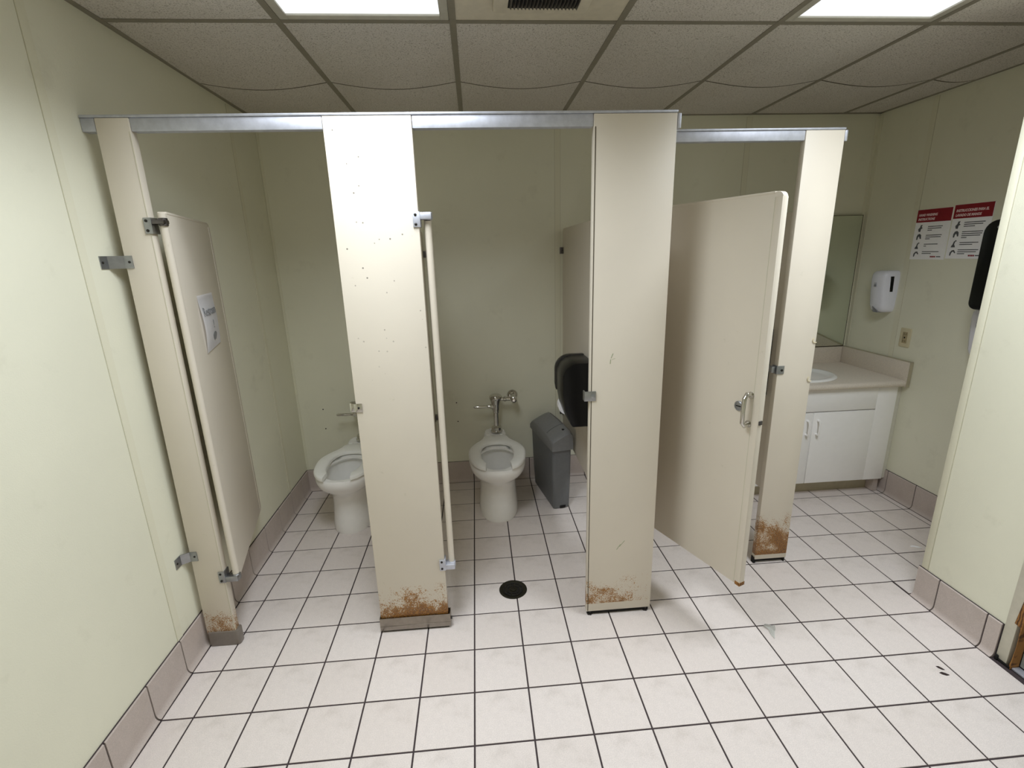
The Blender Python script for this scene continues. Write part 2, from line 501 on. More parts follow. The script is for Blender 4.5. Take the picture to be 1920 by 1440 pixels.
# floor: grout bed plus single tiles
fl = thing('floor', 'pinkish square floor tiles with dark grout lines', 'floor', kind='structure')
bm = bmesh.new(); box(bm, -1.30, XR + .12, YF - .12, YB + .13, -.10, -.0022); obj('grout_bed', bm, 'grout', fl)
G = 0.0031
def tile_bm(bm, x0, x1, y0, y1, b=.0012, h=.0022):
    lo = [(x0, y0), (x1, y0), (x1, y1), (x0, y1)]
    hi = [(x0 + b, y0 + b), (x1 - b, y0 + b), (x1 - b, y1 - b), (x0 + b, y1 - b)]
    loft(bm, [[(x, y, -h) for x, y in lo], [(x, y, -.0007) for x, y in lo], [(x, y, 0) for x, y in hi]], cap0=False)
cache = {}
rest = bmesh.new()
DRAIN = (.189, .757)
for k in range(-6, 14):
    for r in range(-11, 10):
        x0, x1, y0, y1 = k * T + G, (k + 1) * T - G, r * T + G, (r + 1) * T - G
        xl = max(LW(y0, 0), LW(y1, 0)) + .0265
        xr = XR - .0265 if y0 > YE - .1 else XE - .0265
        if y0 < YE < y1 and x0 > XE - .0265: y0 = YE + .02
        x0, x1, y1, y0 = max(x0, xl), min(x1, xr if y0 > YE - .05 else XE - .0265), min(y1, YB - .0265), max(y0, YF)
        if x1 - x0 < .012 or y1 - y0 < .012: continue
        if x0 > XE - .03 and y1 < YE: continue
        if r < -3:
            tile_bm(rest, x0, x1, y0, y1); continue
        key = (round(x1 - x0, 4), round(y1 - y0, 4))
        if key not in cache:
            t = bmesh.new(); tile_bm(t, 0, x1 - x0, 0, y1 - y0); cache[key] = finish('tile', t, 'tile', smooth=False)
        inst('tile', cache[key], (x0, y0, 0), fl)
o = obj('tile_field', rest, 'tile', fl, smooth=False); o['kind'] = 'stuff'

# coved base tiles, each a part of its run
def cove_profile():
    pr = [(.009, .152), (.009, .026)]
    for k in range(1, 6):
        a = .5 * pi * k / 5
        pr.append((.009 + .0145 * (1 - math.cos(a)), .026 - .0235 * math.sin(a)))
    pr += [(.0235, .0), (.0, .0), (.0, .155), (.006, .155)]
    return pr
CP = cove_profile()
def cove_mesh(length):
    bm = bmesh.new()
    loft(bm, [[(p, 0, z) for p, z in CP], [(p, length, z) for p, z in CP]])
    return finish('tile', bm, 'cove', 40)
def cove_run(name, label, p0, p1, first, flip=False):
    """p0 -> p1 on the floor at the wall foot; tiles stand to the left of the direction if flip else right"""
    st = thing(name, label, 'baseboard', kind='structure')
    p0, p1 = Vector(p0), Vector(p1)
    d = (p1 - p0); L = d.length; d.normalize()
    nrm = Vector((d.y, -d.x))            # right-hand side of travel
    joints = [0.0]
    j = first
    while j < L - .02:
        if j > .02: joints.append(j)
        j += T
    joints.append(L)
    ang = math.atan2(d.y, d.x) - pi / 2
    bm = bmesh.new()
    q = [p0 + nrm * -.001, p1 + nrm * -.001, p1 + nrm * .0045, p0 + nrm * .0045]
    loft(bm, [[(v.x, v.y, 0) for v in q], [(v.x, v.y, .1565) for v in q]])
    obj('grout_joint', bm, 'grout', st)
    ms = {}
    for a, b in zip(joints, joints[1:]):
        ln = round(b - a - .006, 4)
        if ln not in ms: ms[ln] = cove_mesh(ln)
        p = p0 + d * (a + .003)
        inst('tile', ms[ln], (p.x, p.y, 0), st, ang)
    return st
y0, y1 = -2.05, 1.957
cove_run('baseboard_left', 'pinkish coved tile base along the left wall', (LW(y0, 0), y0), (LW(y1, 0), y1), (-10 * T) - y0)
xs = LW(YB, 0) + .004
cove_run('baseboard_back', 'pinkish coved tile base under the back wall', (xs, YB), (1.62, YB), (-5 * T) - xs)
cove_run('baseboard_right', 'pinkish coved tile base along the alcove right wall', (XR, 1.505), (XR, YE), 1.505 - 7 * T)
cove_run('baseboard_entry', 'pinkish coved tile base of three tiles beside the entry door', (XE, YE + .012), (XE, .152), .512 - 2 * T)

# ceiling: slab, sagging scored tiles, tee bars
ce = thing('ceiling', 'sagging scored acoustic ceiling tiles in a metal grid', 'ceiling', kind='structure')
bm = bmesh.new(); box(bm, -1.30, XR + .13, YF - .12, YB + .13, ZC + .2, ZC + .3); obj('deck_slab', bm, 'plenum', ce)
GX = [-1.168, -.565, .0375, .640, 1.2425, 1.845, 2.4475]
GX = [-1.168] + [.0375 + .6028 * k for k in range(-1, 5)] + [XR]
GY = [YF, -1.694, -.475, .744, YB]
def ceil_tile(x0, x1, y0, y1, sag):
    nx, bm = 14, bmesh.new()
    L = y1 - y0
    vs = []
    ys = []
    for k in range(25):
        v = k / 24
        if k == 12: ys += [(.5 - .0042, 0), (.5 - .0038, .008), (.5 + .0038, .008), (.5 + .0042, 0)]
        else: ys.append((v, 0))
    for v, dg in ys:
        row = []
        for i in range(nx + 1):
            u = i / nx
            s = sag * min(1, L / 1.2) * math.sin(pi * u) * math.sin(pi * v)
            row.append(bm.verts.new((x0 + (x1 - x0) * u, y0 + L * v, ZC + .0012 - s + dg)))
        vs.append(row)
    for a, b in zip(vs, vs[1:]):
        for i in range(nx):
            f = bm.faces.new((a[i], b[i], b[i + 1], a[i + 1]))
            if abs(a[0].co.z - b[0].co.z) > .005 or a[0].co.z > ZC + .005: f.material_index = 1
    # upper side so the tile is a solid board
    per = vs[0] + [r[-1] for r in vs[1:]] + vs[-1][-2::-1] + [r[0] for r in vs[-2:0:-1]]
    up = [bm.verts.new((v.co.x, v.co.y, ZC + .019)) for v in per]
    for i in range(len(per)):
        j = (i + 1) % len(per)
        bm.faces.new((per[i], up[i], up[j], per[j]))
    bm.faces.new(up)
    return bm
TROFFER = {(1, 2), (4, 2)}
for j, (ya, yb) in enumerate(zip(GY, GY[1:])):
    for i, (xa, xb) in enumerate(zip(GX, GX[1:])):
        if (i, j) in TROFFER or yb < YE and xa > 2.2: continue
        if (i, j) == (2, 2): continue
        w = xb - xa
        obj('ceiling_tile', ceil_tile(xa + .002, xb - .002, ya + .002, yb - .002, .032 * (w / .603)), 'ceil', ce, angle=50).data.materials.append(M['score'])
# plain lay-in panel that carries the vent
bm = bmesh.new(); box(bm, GX[2] + .002, GX[3] - .002, GY[2] + .002, GY[3] - .002, ZC + .0008, ZC + .014); obj('vent_board', bm, 'vent', ce)
for x in GX[1:-1]:
    yb_ = YB if x < 2.2 else YB
    ya_ = YF if x < 2.1 else YE
    bm = bmesh.new(); box(bm, x - .012, x + .012, ya_, yb_, ZC - .0016, ZC + .0004); box(bm, x - .0012, x + .0012, ya_, yb_, ZC + .0004, ZC + .03)
    obj('main_tee', bm, 'tee', ce)
for y in GY[1:-1]:
    for xa, xb in zip(GX, GX[1:]):
        if xa > 2.2 and y < YE: continue
        bm = bmesh.new(); box(bm, xa + .0122, xb - .0122, y - .012, y + .012, ZC - .0013, ZC + .0004); box(bm, xa + .0122, xb - .0122, y - .0012, y + .0012, ZC + .0004, ZC + .03)
        obj('cross_tee', bm, 'tee', ce)
bm = bmesh.new()
for a, b in ((YF, .5), (.5, YB)):
    xa, xb = LW(a, ZC), LW(b, ZC)
    loft(bm, [[(xa, a, ZC - .002), (xa + .022, a, ZC - .002), (xa + .022, a, ZC), (xa, a, ZC)], [(xb, b, ZC - .002), (xb + .022, b, ZC - .002), (xb + .022, b, ZC), (xb, b, ZC)]])
obj('wall_angle', bm, 'tee', ce)
bm = bmesh.new(); box(bm, -1.15, XR, YB - .022, YB, ZC - .002, ZC); obj('wall_angle', bm, 'tee', ce)
bm = bmesh.new(); box(bm, XR - .022, XR, YE, YB, ZC - .002, ZC); obj('wall_angle', bm, 'tee', ce)
bm = bmesh.new(); box(bm, XE - .022, XE, YF, YE, ZC - .002, ZC); obj('wall_angle', bm, 'tee', ce)

# ------------------------------------------------------------------ lights and vent
def troffer(label, i):
    xa, xb, ya, yb = GX[i] + .013, GX[i + 1] - .013, GY[2] + .013, GY[3] - .013
    r = thing('ceiling_light', label, 'light', ((xa + xb) / 2, (ya + yb) / 2, ZC), group='recessed fluorescent ceiling fixtures')
    f = .030
    bm = bmesh.new()
    for q in ((xa, xa + f, ya, yb), (xb - f, xb, ya, yb), (xa + f, xb - f, ya, ya + f), (xa + f, xb - f, yb - f, yb)):
        box(bm, *q, ZC - .001, ZC + .006, .001)
    obj('frame', bm, 'frame', r)
    bm = bmesh.new()
    for q in ((xa, xa + .004, ya, yb), (xb - .004, xb, ya, yb), (xa, xb, ya, ya + .004), (xa, xb, yb - .004, yb), ):
        box(bm, *q, ZC + .006, ZC + .11)
    box(bm, xa, xb, ya, yb, ZC + .11, ZC + .114)
    obj('housing', bm, 'frame', r)
    bm = bmesh.new(); box(bm, xa + f - .004, xb - f + .004, ya + f - .004, yb - f + .004, ZC + .0062, ZC + .0092); obj('diffuser', bm, 'lens', r)
    la = bpy.data.lights.new('fixture_light', 'AREA')
    la.shape = 'RECTANGLE'; la.size = .44; la.size_y = .80          # the tubes stop short of the lens edge
    la.energy = LAMP_WATTS; la.color = LAMP_COLOR; la.spread = LAMP_SPREAD
    lo = bpy.data.objects.new('fixture_light', la)
    COL.objects.link(lo); lo.parent = r; lo.location = (0, -.125, .0045)
    return r
troffer('bright recessed ceiling light above the middle stalls, left of the air vent', 1)
troffer('bright recessed ceiling light toward the right side, beyond the air vent', 4)

vt = thing('air_vent', 'cream ceiling air vent with dark louvers between the two lights', 'vent', (.335, .46, ZC))
bm = bmesh.new()
vx0, vx1, vy0, vy1 = .175, .495, .25, .650
prism(bm, rrect(vx0, vx1, vy0, vy1, .012, 3), 2, ZC - .014, ZC + .0006, .003)
obj('flange', bm, 'vent', vt)
bm = bmesh.new(); box(bm, vx0 + .048, vx1 - .04, vy0 + .04, vy1 - .040, ZC - .0150, ZC - .0142); obj('throat', bm, 'vent_dark', vt)
for k in range(19):
    x = vx0 + .054 + k * (vx1 - vx0 - .1) / 18
    bm = bmesh.new(); loft(bm, [[(x, vy0 + .042, ZC - .0152), (x + .003, vy0 + .042, ZC - .0152), (x + .006, vy0 + .042, ZC - .021), (x + .004, vy0 + .042, ZC - .021)],
                                [(x, vy1 - .042, ZC - .0152), (x + .003, vy1 - .042, ZC - .0152), (x + .006, vy1 - .042, ZC - .021), (x + .004, vy1 - .042, ZC - .021)]])
    obj('louver', bm, 'darkzinc', vt, smooth=False)

# ------------------------------------------------------------------ toilet partitions
PY, PT = .545, .030             # front plane and thickness
def screws(parent, pts, nrm=(0, -1, 0), r=.0042):
    n = Vector(nrm)
    for p in pts:
        bm = bmesh.new(); lathe(bm, Vector(p), n, [(-.0003, r), (.0012, r), (.0022, r * .6), (.0023, .0)], 10); obj('screw', bm, 'screw', parent)

def shear_panel(bm, x0b, x1b, x0t, x1t, y0, y1, z0, z1, bev=.0025):
    t = bmesh.new(); box(t, 0, 1, y0, y1, z0, z1)
    for v in t.verts:
        u = (v.co.z - z0) / (z1 - z0)
        v.co.x = (x0b + (x0t - x0b) * u) if v.co.x < .5 else (x1b + (x1t - x1b) * u)
    if bev: bmesh.ops.bevel(t, geom=list(t.edges), offset=bev, segments=2, affect='EDGES', profile=.5)
    me = bpy.data.meshes.new('t'); t.to_mesh(me); t.free(); bm.from_mesh(me); bpy.data.meshes.remove(me)

# first pilaster against the left wall
p1 = thing('pilaster', 'narrow beige pilaster by the left wall with gray plastic shoe', 'partition', (-1.07, .56, 0), group='toilet stall pilasters')
bm = bmesh.new(); shear_panel(bm, -1.133, -1.014, -1.110, -1.006, PY, PY + PT, .062, 2.0405); obj('pilaster_panel', bm, 'p1', p1)
bm = bmesh.new(); shear_panel(bm, -1.0195, -1.0178, -1.0115, -1.0098, PY - .0006, PY + .0004, .08, 2.0, 0); obj('edge_seam', bm, 'joint', p1)
bm = bmesh.new(); prism(bm, rrect(-1.1305, -1.002, PY - .006, PY + PT + .006, .012), 2, .001, .070, .003); obj('shoe', bm, 'shoe', p1)
def wall_bracket(z, yw, tilt):
    xw = LW(yw, z) + .0003
    bm = bmesh.new()
    h = .021
    xp = -1.113 if z > 1 else -1.124
    pts = [(xw, yw - .022), (xw + .003, yw - .022), (xw + .003, yw + .012), (xp - .004, PY - .0032), (xp + .024, PY - .0032), (xp + .024, PY - .0002), (xp - .006, PY - .0002), (xw, yw + .016)]
    prism(bm, pts, 2, z - h, z + h, .0)
    b = obj('wall_bracket', bm, 'zinc', p1, angle=20)
    screws(b, [(xp + .014, PY - .0034, z)])
    screws(b, [(xw + .0034, yw - .012, z)], (1, 0, 0))
wall_bracket(1.596, .507, 0)
wall_bracket(.440, .512, 0)

p2 = thing('pilaster', 'wide beige pilaster between the two toilets with stainless shoe', 'partition', (-.257, .56, 0), group='toilet stall pilasters')
bm = bmesh.new(); box(bm, -.403, -.1125, PY, PY + PT, .06, 2.0405, .0025); obj('pilaster_panel', bm, 'p2', p2)
bm = bmesh.new()
box(bm, -.409, -.103, PY - .006, PY - .003, .010, .072, .001); box(bm, -.409, -.103, PY + PT + .003, PY + PT + .006, .010, .072, .001)
box(bm, -.409, -.406, PY - .003, PY + PT + .003, .010, .072); box(bm, -.106, -.103, PY - .003, PY + PT + .003, .010, .072)
box(bm, -.409, -.103, PY - .0072, PY - .0055, .0305, .0325, .0005)
sh = obj('shoe', bm, 'steel', p2)
bm = bmesh.new(); box(bm, -.40, -.112, PY + .002, PY + PT - .002, .0, .058); obj('gap_shade_fill', bm, 'void', p2)  # near-black block stands in for the shade under the panel and shoe
bm = bmesh.new(); cyl(bm, (-.103, PY + .004, .046), (-.096, PY + .004, .046), .0065, n=10); obj('screw', bm, 'screw', sh)
def keeper(parent, x, z, y, mat='zinc', w=.046, h=.04, ret=.022):
    bm = bmesh.new()
    box(bm, x - w * .45, x + w * .55, y - .0045, y - .0008, z - h / 2, z + h / 2, .0015)
    box(bm, x - w * .45 - .001, x - w * .45 + .004, y - .0035, y + ret, z - h / 2, z + h / 2, .0012)
    k = obj('door_keeper', bm, mat, parent)
    bm = bmesh.new(); lathe(bm, (x + w * .25, y - .0045, z), (0, -1, 0), [(-.0002, .0075), (.003, .0075), (.0045, .005), (.0046, 0)], 14); obj('rivet', bm, mat, k)
bm = bmesh.new(); box(bm, -.409, -.378, PY - .0045, PY - .0008, 1.018, 1.052, .0015); box(bm, -.409, -.406, PY - .0035, PY + .03, 1.018, 1.052); box(bm, -.428, -.408, PY + .004, PY + .032, 1.016, 1.054, .004)
k = obj('door_keeper', bm, 'chrome', p2)
screws(k, [(-.392, PY - .0047, 1.035)])

p3 = thing('pilaster', 'wide beige pilaster right of the second toilet, rusty with no shoe', 'partition', (.65, .56, 0), group='toilet stall pilasters')
bm = bmesh.new(); box(bm, .504, .797, PY, PY + PT, .022, 2.0405, .0025); obj('pilaster_panel', bm, 'p3', p3)
bm = bmesh.new(); box(bm, .5085, .5115, PY - .0008, PY + .0002, .026, 2.0); obj('edge_seam', bm, 'seal', p3)
for x in (.522, .778):
    bm = bmesh.new(); cyl(bm, (x, PY + .014, .0), (x, PY + .014, .024), .010, n=8); cyl(bm, (x, PY + .014, .0), (x, PY + .014, .008), .014, n=6); obj('leveling_bolt', bm, 'screw', p3)
bm = bmesh.new(); box(bm, .512, .790, PY + .006, PY + PT - .004, .006, .030); obj('gap_shade_fill', bm, 'void', p3)  # black filler paints the dark gap between panel and floor
keeper(p3, .503, 1.036, PY)
# small scuff of greenish scratches
for (x, z, l, a) in ((.588, 1.195, .02, 1.2), (.594, 1.182, .014, .4), (.582, 1.172, .018, 1.5), (.655, .36, .035, .9), (.64, .345, .03, 1.0)):
    bm = bmesh.new()
    dx, dz = math.cos(a) * l / 2, math.sin(a) * l / 2
    loft(bm, [[(x - dx, PY - .0003, z - dz), (x - dx + .003, PY - .0003, z - dz), (x + dx + .003, PY - .0003, z + dz), (x + dx, PY - .0003, z + dz)],
              [(x - dx, PY + .0001, z - dz), (x - dx + .003, PY + .0001, z - dz), (x + dx + .003, PY + .0001, z + dz), (x + dx, PY + .0001, z + dz)]])
    obj('scuff', bm, 'scuff', p3)

P4Y = .815
p4 = thing('pilaster', 'beige pilaster set back by the sink, rightmost, rusty foot', 'partition', (1.53, .83, 0), group='toilet stall pilasters')
bm = bmesh.new(); box(bm, 1.450, 1.618, P4Y, P4Y + PT, .024, 2.0405, .0025); obj('pilaster_panel', bm, 'p4', p4)
bm = bmesh.new(); box(bm, 1.446, 1.4575, P4Y + .004, P4Y + PT - .004, .0, .034); box(bm, 1.606, 1.614, P4Y + .004, P4Y + PT - .004, .0, .034); box(bm, 1.4575, 1.606, P4Y + .008, P4Y + PT - .006, .008, .03); obj('gap_shade_fill', bm, 'void', p4)  # gap below the panel filled black in place of real shade
bm = bmesh.new(); box(bm, 1.4435, 1.4795, P4Y - .0045, P4Y - .0008, 1.015, 1.054, .0015); box(bm, 1.4435, 1.4475, P4Y - .0035, P4Y + .032, 1.015, 1.054)
box(bm, 1.424, 1.4435, P4Y + .005, P4Y + .032, 1.02, 1.050, .004)
k = obj('door_keeper', bm, 'zinc', p4)
screws(k, [(1.4675, P4Y - .0047, 1.033)], r=.006)
for z in (1.168, .985):
    bm = bmesh.new(); tube(bm, [(1.612 + .012 * math.cos(a), P4Y - .003, z + .012 * math.sin(a)) for a in [2.2 + .45 * i for i in range(8)]], .0018, 6); obj('wire_hook', bm, 'outlet', p4)

p5 = thing('pilaster', 'beige pilaster half hidden behind the third one, hinging the open stall door', 'partition', (.76, .83, 0), group='toilet stall pilasters')
bm = bmesh.new(); box(bm, .676, .862, P4Y, P4Y + PT, .024, 2.0405, .0025); obj('pilaster_panel', bm, 'panel', p5)
bm = bmesh.new(); box(bm, .684, .854, P4Y + .006, P4Y + PT - .006, .0, .03); obj('gap_shade_fill', bm, 'void', p5)  # same black fill for the shaded gap at the floor

# headrails: cap plus the channel lengths seen between pilasters
h1 = thing('headrail', 'long aluminium headrail over the two left stalls', 'rail', (-.17, .56, 2.0))
for a, b in ((LW(.55, 2.0) + .001, -1.1125), (-1.005, -.4045), (-.111, .5025)):
    bm = bmesh.new(); box(bm, a, b, PY + .003, PY + PT + .004, 2.001, 2.0408, .0015); obj('rail_channel', bm, 'alu', h1)
bm = bmesh.new(); box(bm, LW(.55, 2.0) + .002, .799, PY - .002, PY + PT + .006, 2.0412, 2.0495, .0025); obj('rail_cap', bm, 'alu', h1)
bm = bmesh.new(); box(bm, .7985, .812, PY + .001, PY + PT + .003, 1.992, 2.0405, .003); obj('end_cap', bm, 'alu', h1)
h2 = thing('headrail', 'short aluminium headrail over the open third stall', 'rail', (1.25, .83, 2.0))
bm = bmesh.new(); box(bm, .864, 1.4485, P4Y + .003, P4Y + PT + .004, 2.003, 2.0408, .0015); obj('rail_channel', bm, 'alu', h2)
bm = bmesh.new(); box(bm, .676, 1.620, P4Y - .002, P4Y + PT + .006, 2.0412, 2.0495, .0025); obj('rail_cap', bm, 'alu', h2)
bm = bmesh.new(); box(bm, 1.6195, 1.632, P4Y + .001, P4Y + PT + .003, 1.998, 2.0405, .003); obj('end_cap', bm, 'alu', h2)

# dividers between the stalls
def divider(label, x, ya, yb, mat='panel'):
    r = thing('divider_panel', label, 'partition', (x, (ya + yb) / 2, .36), group='stall divider panels')
    bm = bmesh.new()
    t = bmesh.new()
    prism(bm, rrect(ya, yb, .362, 1.735, [.006, .006, .03, .006]), 0, x - .0125, x + .0125, .0025)
    obj('panel', bm, mat, r)
    for z in (1.60, .50):
        for yy, s in ((yb, 1), (ya, -1)):
            bm = bmesh.new()
            ye = YB - .0026 if s > 0 else ya - .0012
            box(bm, x - .030, x + .030, min(ye, ye - s * .004), max(ye, ye - s * .004), z - .02, z + .02, .001)
            for sx in (-1, 1):
                xa = x + sx * .0129; xb = x + sx * .0165
                box(bm, min(xa, xb), max(xa, xb), min(ye, yy - s * .03), max(ye, yy - s * .03), z - .02, z + .02, .001)
            b = obj('panel_bracket', bm, 'darkzinc', r)
            screws(b, [(x - .0168, yy - s * .016, z)], (-1, 0, 0))
    return r
divider('beige divider panel between the two toilets, behind the wide middle pilaster', -.257, .592, 1.945)
divider('beige divider panel right of the second toilet, carrying the black paper dispenser', .662, .592, 1.945)
divider('beige divider panel between the third stall and the sink', 1.532, .862, 1.945)

# stall doors, built in local space: x along the door from the hinge, -y the outer face
def stall_door(label, hinge, ang, w, z0, z1, mat, hinge_side):
    r = thing('stall_door', label, 'door', (hinge[0], hinge[1], 0), ang, group='toilet stall doors')
    t = .0125
    bm = bmesh.new(); prism(bm, rrect(.004, w, z0, z1, [.004, .012, .018, .004]), 1, -t, t, .003)
    obj('door_panel', bm, mat, r, True)
    # folded rim strips that stand a hair proud round the leaf
    bm = bmesh.new(); box(bm, w - .026, w - .0005, -t - .0016, t + .0016, z0 + .012, z1 - .016, .0012); obj('edge_channel', bm, mat, r, True)
    for sy in (-1, 1):
        bm = bmesh.new(); box(bm, w - .0285, w - .0262, sy * t - .0004, sy * t + .0004, z0 + .012, z1 - .016); obj('edge_seam', bm, 'joint', r, True)
    bm = bmesh.new(); box(bm, .006, w - .03, -t - .001, t + .001, z1 - .007, z1 + .0012, .0008); obj('top_channel', bm, mat, r, True)
    bm = bmesh.new(); tube(bm, [(.0, 0, z0 + .002), (.0, 0, z1 - .004)], .0128, 16); obj('hinge_stile', bm, mat, r, True)
    return r, t
def hinge(door, px, y, z, s, mat, up):
    """bracket screwed to the pilaster face at px, arm reaching over / under the door pivot"""
    r = door
    hx, hy = door.location.x, door.location.y
    bm = bmesh.new()
    box(bm, px - .022 if s > 0 else px - .004, px + .004 if s > 0 else px + .022, y - .005, y - .0008, z - .026, z + .026, .0015)
    box(bm, px - .0015 if s > 0 else px - .004, px + .004 if s > 0 else px + .0015, y - .004, y + .034, z - .026, z + .026, .0015)
    zz = z + .012 if up else z - .012
    xa, xb = (px + .002, hx + .016) if s > 0 else (hx - .016, px - .002)
    h = obj('hinge', bm, mat[0], r)
    t_ = .007 if mat[1] == 'darkzinc' else .012
    bm = bmesh.new(); box(bm, xa, xb, y - .004, hy + .008, zz - t_, zz + t_, .003); cyl(bm, (hx + .004, hy - .006, zz - .013), (hx + .004, hy - .006, zz + .013), .014, n=16, bev=.002)
    obj('hinge_arm', bm, mat[1], h)
    screws(h, [(px - .012 * s, y - .0052, z + .016), (px - .012 * s, y - .0052, z - .016)], r=.005)
    # pivot pin and clips on the leaf
    bm = bmesh.new(); cyl(bm, (hx, hy, zz - .026 if up else zz + .012), (hx, hy, zz - .012 if up else zz + .026), .009, n=12); obj('pivot_pin', bm, 'screw', h)
    return h

# door 1: swung inward along the left wall
HX, HY = -.977, .567
a1 = math.atan2(.565, -.150)
sd1, t1 = stall_door('beige stall door swung inward along the left wall, with paper notice', (HX, HY), a1, .585, .315, 1.757, 'panel', 1)
hinge(sd1, -1.004, PY, 1.712, 1, ('zinc', 'darkzinc'), True)
hinge(sd1, -1.013, PY, .335, 1, ('zinc', 'zinc'), False)
bm = bmesh.new(); box(bm, .33, .332, -.0145, -.0124, 1.1, 1.11); bm.clear()
for z, h in ((1.045, .02), (.76, .008)):
    bm = bmesh.new(); box(bm, .575, .588, -.005, .005, z - h, z + h, .001); obj('strike_dent', bm, 'screw', sd1, True)

# door 2: seen edge on, swung inward
a2 = math.atan2(.58, -.055)
sd2, t2 = stall_door('beige stall door seen edge on, swung inward beside the middle pilaster', (-.084, .573), a2, .58, .317, 1.712, 'panel', 1)
hinge(sd2, -.111, PY, 1.712, 1, ('alu', 'alu'), True)
hinge(sd2, -.111, PY, .318, 1, ('alu', 'alu'), False)

# door 3: swung outward into the room
fx, fy = 1.080, .326
hx3, hy3 = .882, .806
w3 = math.hypot(fx - hx3, fy - hy3)
sd3, t3 = stall_door('large beige stall door swung open toward the viewer, chrome pull handle', (hx3, hy3), math.atan2(fy - hy3, fx - hx3), w3, .281, 1.758, 'door3', -1)
bm = bmesh.new()
hp = [(w3 - .038, -t3, 1.068), (w3 - .038, -t3 - .022, 1.074), (w3 - .038, -t3 - .034, 1.060), (w3 - .038, -t3 - .036, 1.013), (w3 - .038, -t3 - .034, .966), (w3 - .038, -t3 - .022, .953), (w3 - .038, -t3, .958)]
tube(bm, hp, [.0085, .0085, .008, .0075, .008, .0085, .0085], 12)
h = obj('pull_handle', bm, 'chrome', sd3, True)
bm = bmesh.new(); cyl(bm, (w3 - .038, -t3 + .001, 1.068), (w3 - .038, -t3 - .003, 1.068), .013, n=16); cyl(bm, (w3 - .038, -t3 + .001, .958), (w3 - .038, -t3 - .003, .958), .013, n=16); obj('handle_base', bm, 'chrome', h, True)
bm = bmesh.new(); lathe(bm, (w3 - .083, -t3, 1.015), (0, -1, 0), [(-.001, .019), (.004, .019), (.0065, .0165), (.0066, .013), (.0045, .012), (.0046, 0)], 26); d = obj('latch_disc', bm, 'zinc', sd3, True)
bm = bmesh.new(); box(bm, w3 - .093, w3 - .073, -t3 - .0062, -t3 - .0045, 1.013, 1.017); obj('latch_slot', bm, 'screw', d, True)
bm = bmesh.new(); box(bm, w3 - .006, w3 + .004, -.009, .009, .962, .978, .002); obj('latch_bolt', bm, 'darkzinc', sd3, True)
bm = bmesh.new(); box(bm, w3 - .022, w3 + .0015, -t3 - .003, t3 + .003, .280, .296, .002); obj('rusty_corner', bm, 'wood', sd3, True)
for z in (1.72, .30):
    bm = bmesh.new(); box(bm, hx3 - .022, hx3 + .012, P4Y - .005, P4Y - .001, z - .026, z + .026, .001); obj('hinge', bm, 'zinc', sd3)

# paper notice taped on door 1 (right-hand face is local -y)
pn = thing('paper_notice', 'curling white paper notice taped on the left stall door', 'paper', (HX, HY, 0), a1)
def bowed(u, z):
    return -t1 - .003 - .012 * math.sin(pi * min(1, max(0, (1.44 - z) / .2))) * (1 - abs(u - .35))
bm = bmesh.new()
NU, NV = 8, 12
grid = []
for j in range(NV + 1):
    v = j / NV
    zc = 1.463 - .215 * v
    row = []
    for i in range(NU + 1):
        u = i / NU
        x = .160 + .235 * u + .0 * v
        z = zc + .015 * u * v * 0 - .012 * (1 - u) * v
        if v > .5: x -= .012 * (v - .5) * u
        row.append(bm.verts.new((x, bowed(u, z), z)))
    grid.append(row)
for a, b in zip(grid, grid[1:]):
    for i in range(NU): bm.faces.new((a[i], a[i + 1], b[i + 1], b[i]))
bmesh.ops.solidify(bm, geom=list(bm.faces), thickness=.0004)
obj('sheet', bm, 'paper', pn, True)
def on_sheet(bm, x, z):
    for v in bm.verts:
        xx, zz, e = v.co.x + x, v.co.y + z, v.co.z
        v.co = Vector((xx, bowed((xx - .16) / .235, zz) - .0015 - e, zz))
bm = text_bm('Restroom', .050, .0002); on_sheet(bm, .182, 1.380); obj('lettering', bm, 'fadedink', pn, True)
bm = text_bm('!', .045, .001); on_sheet(bm, .285, 1.325); obj('lettering', bm, 'fadedink', pn, True)
bm = bmesh.new()
loft(bm, [[(.030 * math.cos(a) * (1 + .15 * math.sin(3 * a)), .017 * math.sin(a), 0) for a in [2 * pi * k / 16 for k in range(16)]], [(.030 * math.cos(a) * (1 + .15 * math.sin(3 * a)), .017 * math.sin(a), .0003) for a in [2 * pi * k / 16 for k in range(16)]]])
on_sheet(bm, .29, 1.292); obj('printed_icon', bm, 'fadedink', pn, True)

# ------------------------------------------------------------------ toilets
def resample(pts, n):
    pts = [Vector(p) for p in pts]
    d = [0]
    for a, b in zip(pts, pts[1:]): d.append(d[-1] + (b - a).length)
    out = []
    for k in range(n):
        t = d[-1] * k / (n - 1)
        i = 0
        while i < len(d) - 2 and d[i + 1] < t: i += 1
        f = (t - d[i]) / max(1e-9, d[i + 1] - d[i])
        out.append(pts[i].lerp(pts[i + 1], f))
    return out
def cr(pts, per=6):
    P = [Vector(p) for p in pts]
    P = [2 * P[0] - P[1]] + P + [2 * P[-1] - P[-2]]
    out = []
    for i in range(1, len(P) - 2):
        for k in range(per):
            t = k / per
            p0, p1, p2, p3 = P[i - 1], P[i], P[i + 1], P[i + 2]
            out.append(.5 * ((2 * p1) + (p2 - p0) * t + (2 * p0 - 5 * p1 + 4 * p2 - p3) * t * t + (3 * p1 - p0 - 3 * p2 + p3) * t ** 3))
    out.append(P[-2])
    return out
NH = 26
def ring_from_half(half):
    """half outline as (w, y) from the front tip to the back; mirrored to a closed ring"""
    h = resample(cr([(w, y) for w, y in half]), NH)
    return [(p[0], p[1]) for p in h] + [(-p[0], p[1]) for p in reversed(h[1:-1])]
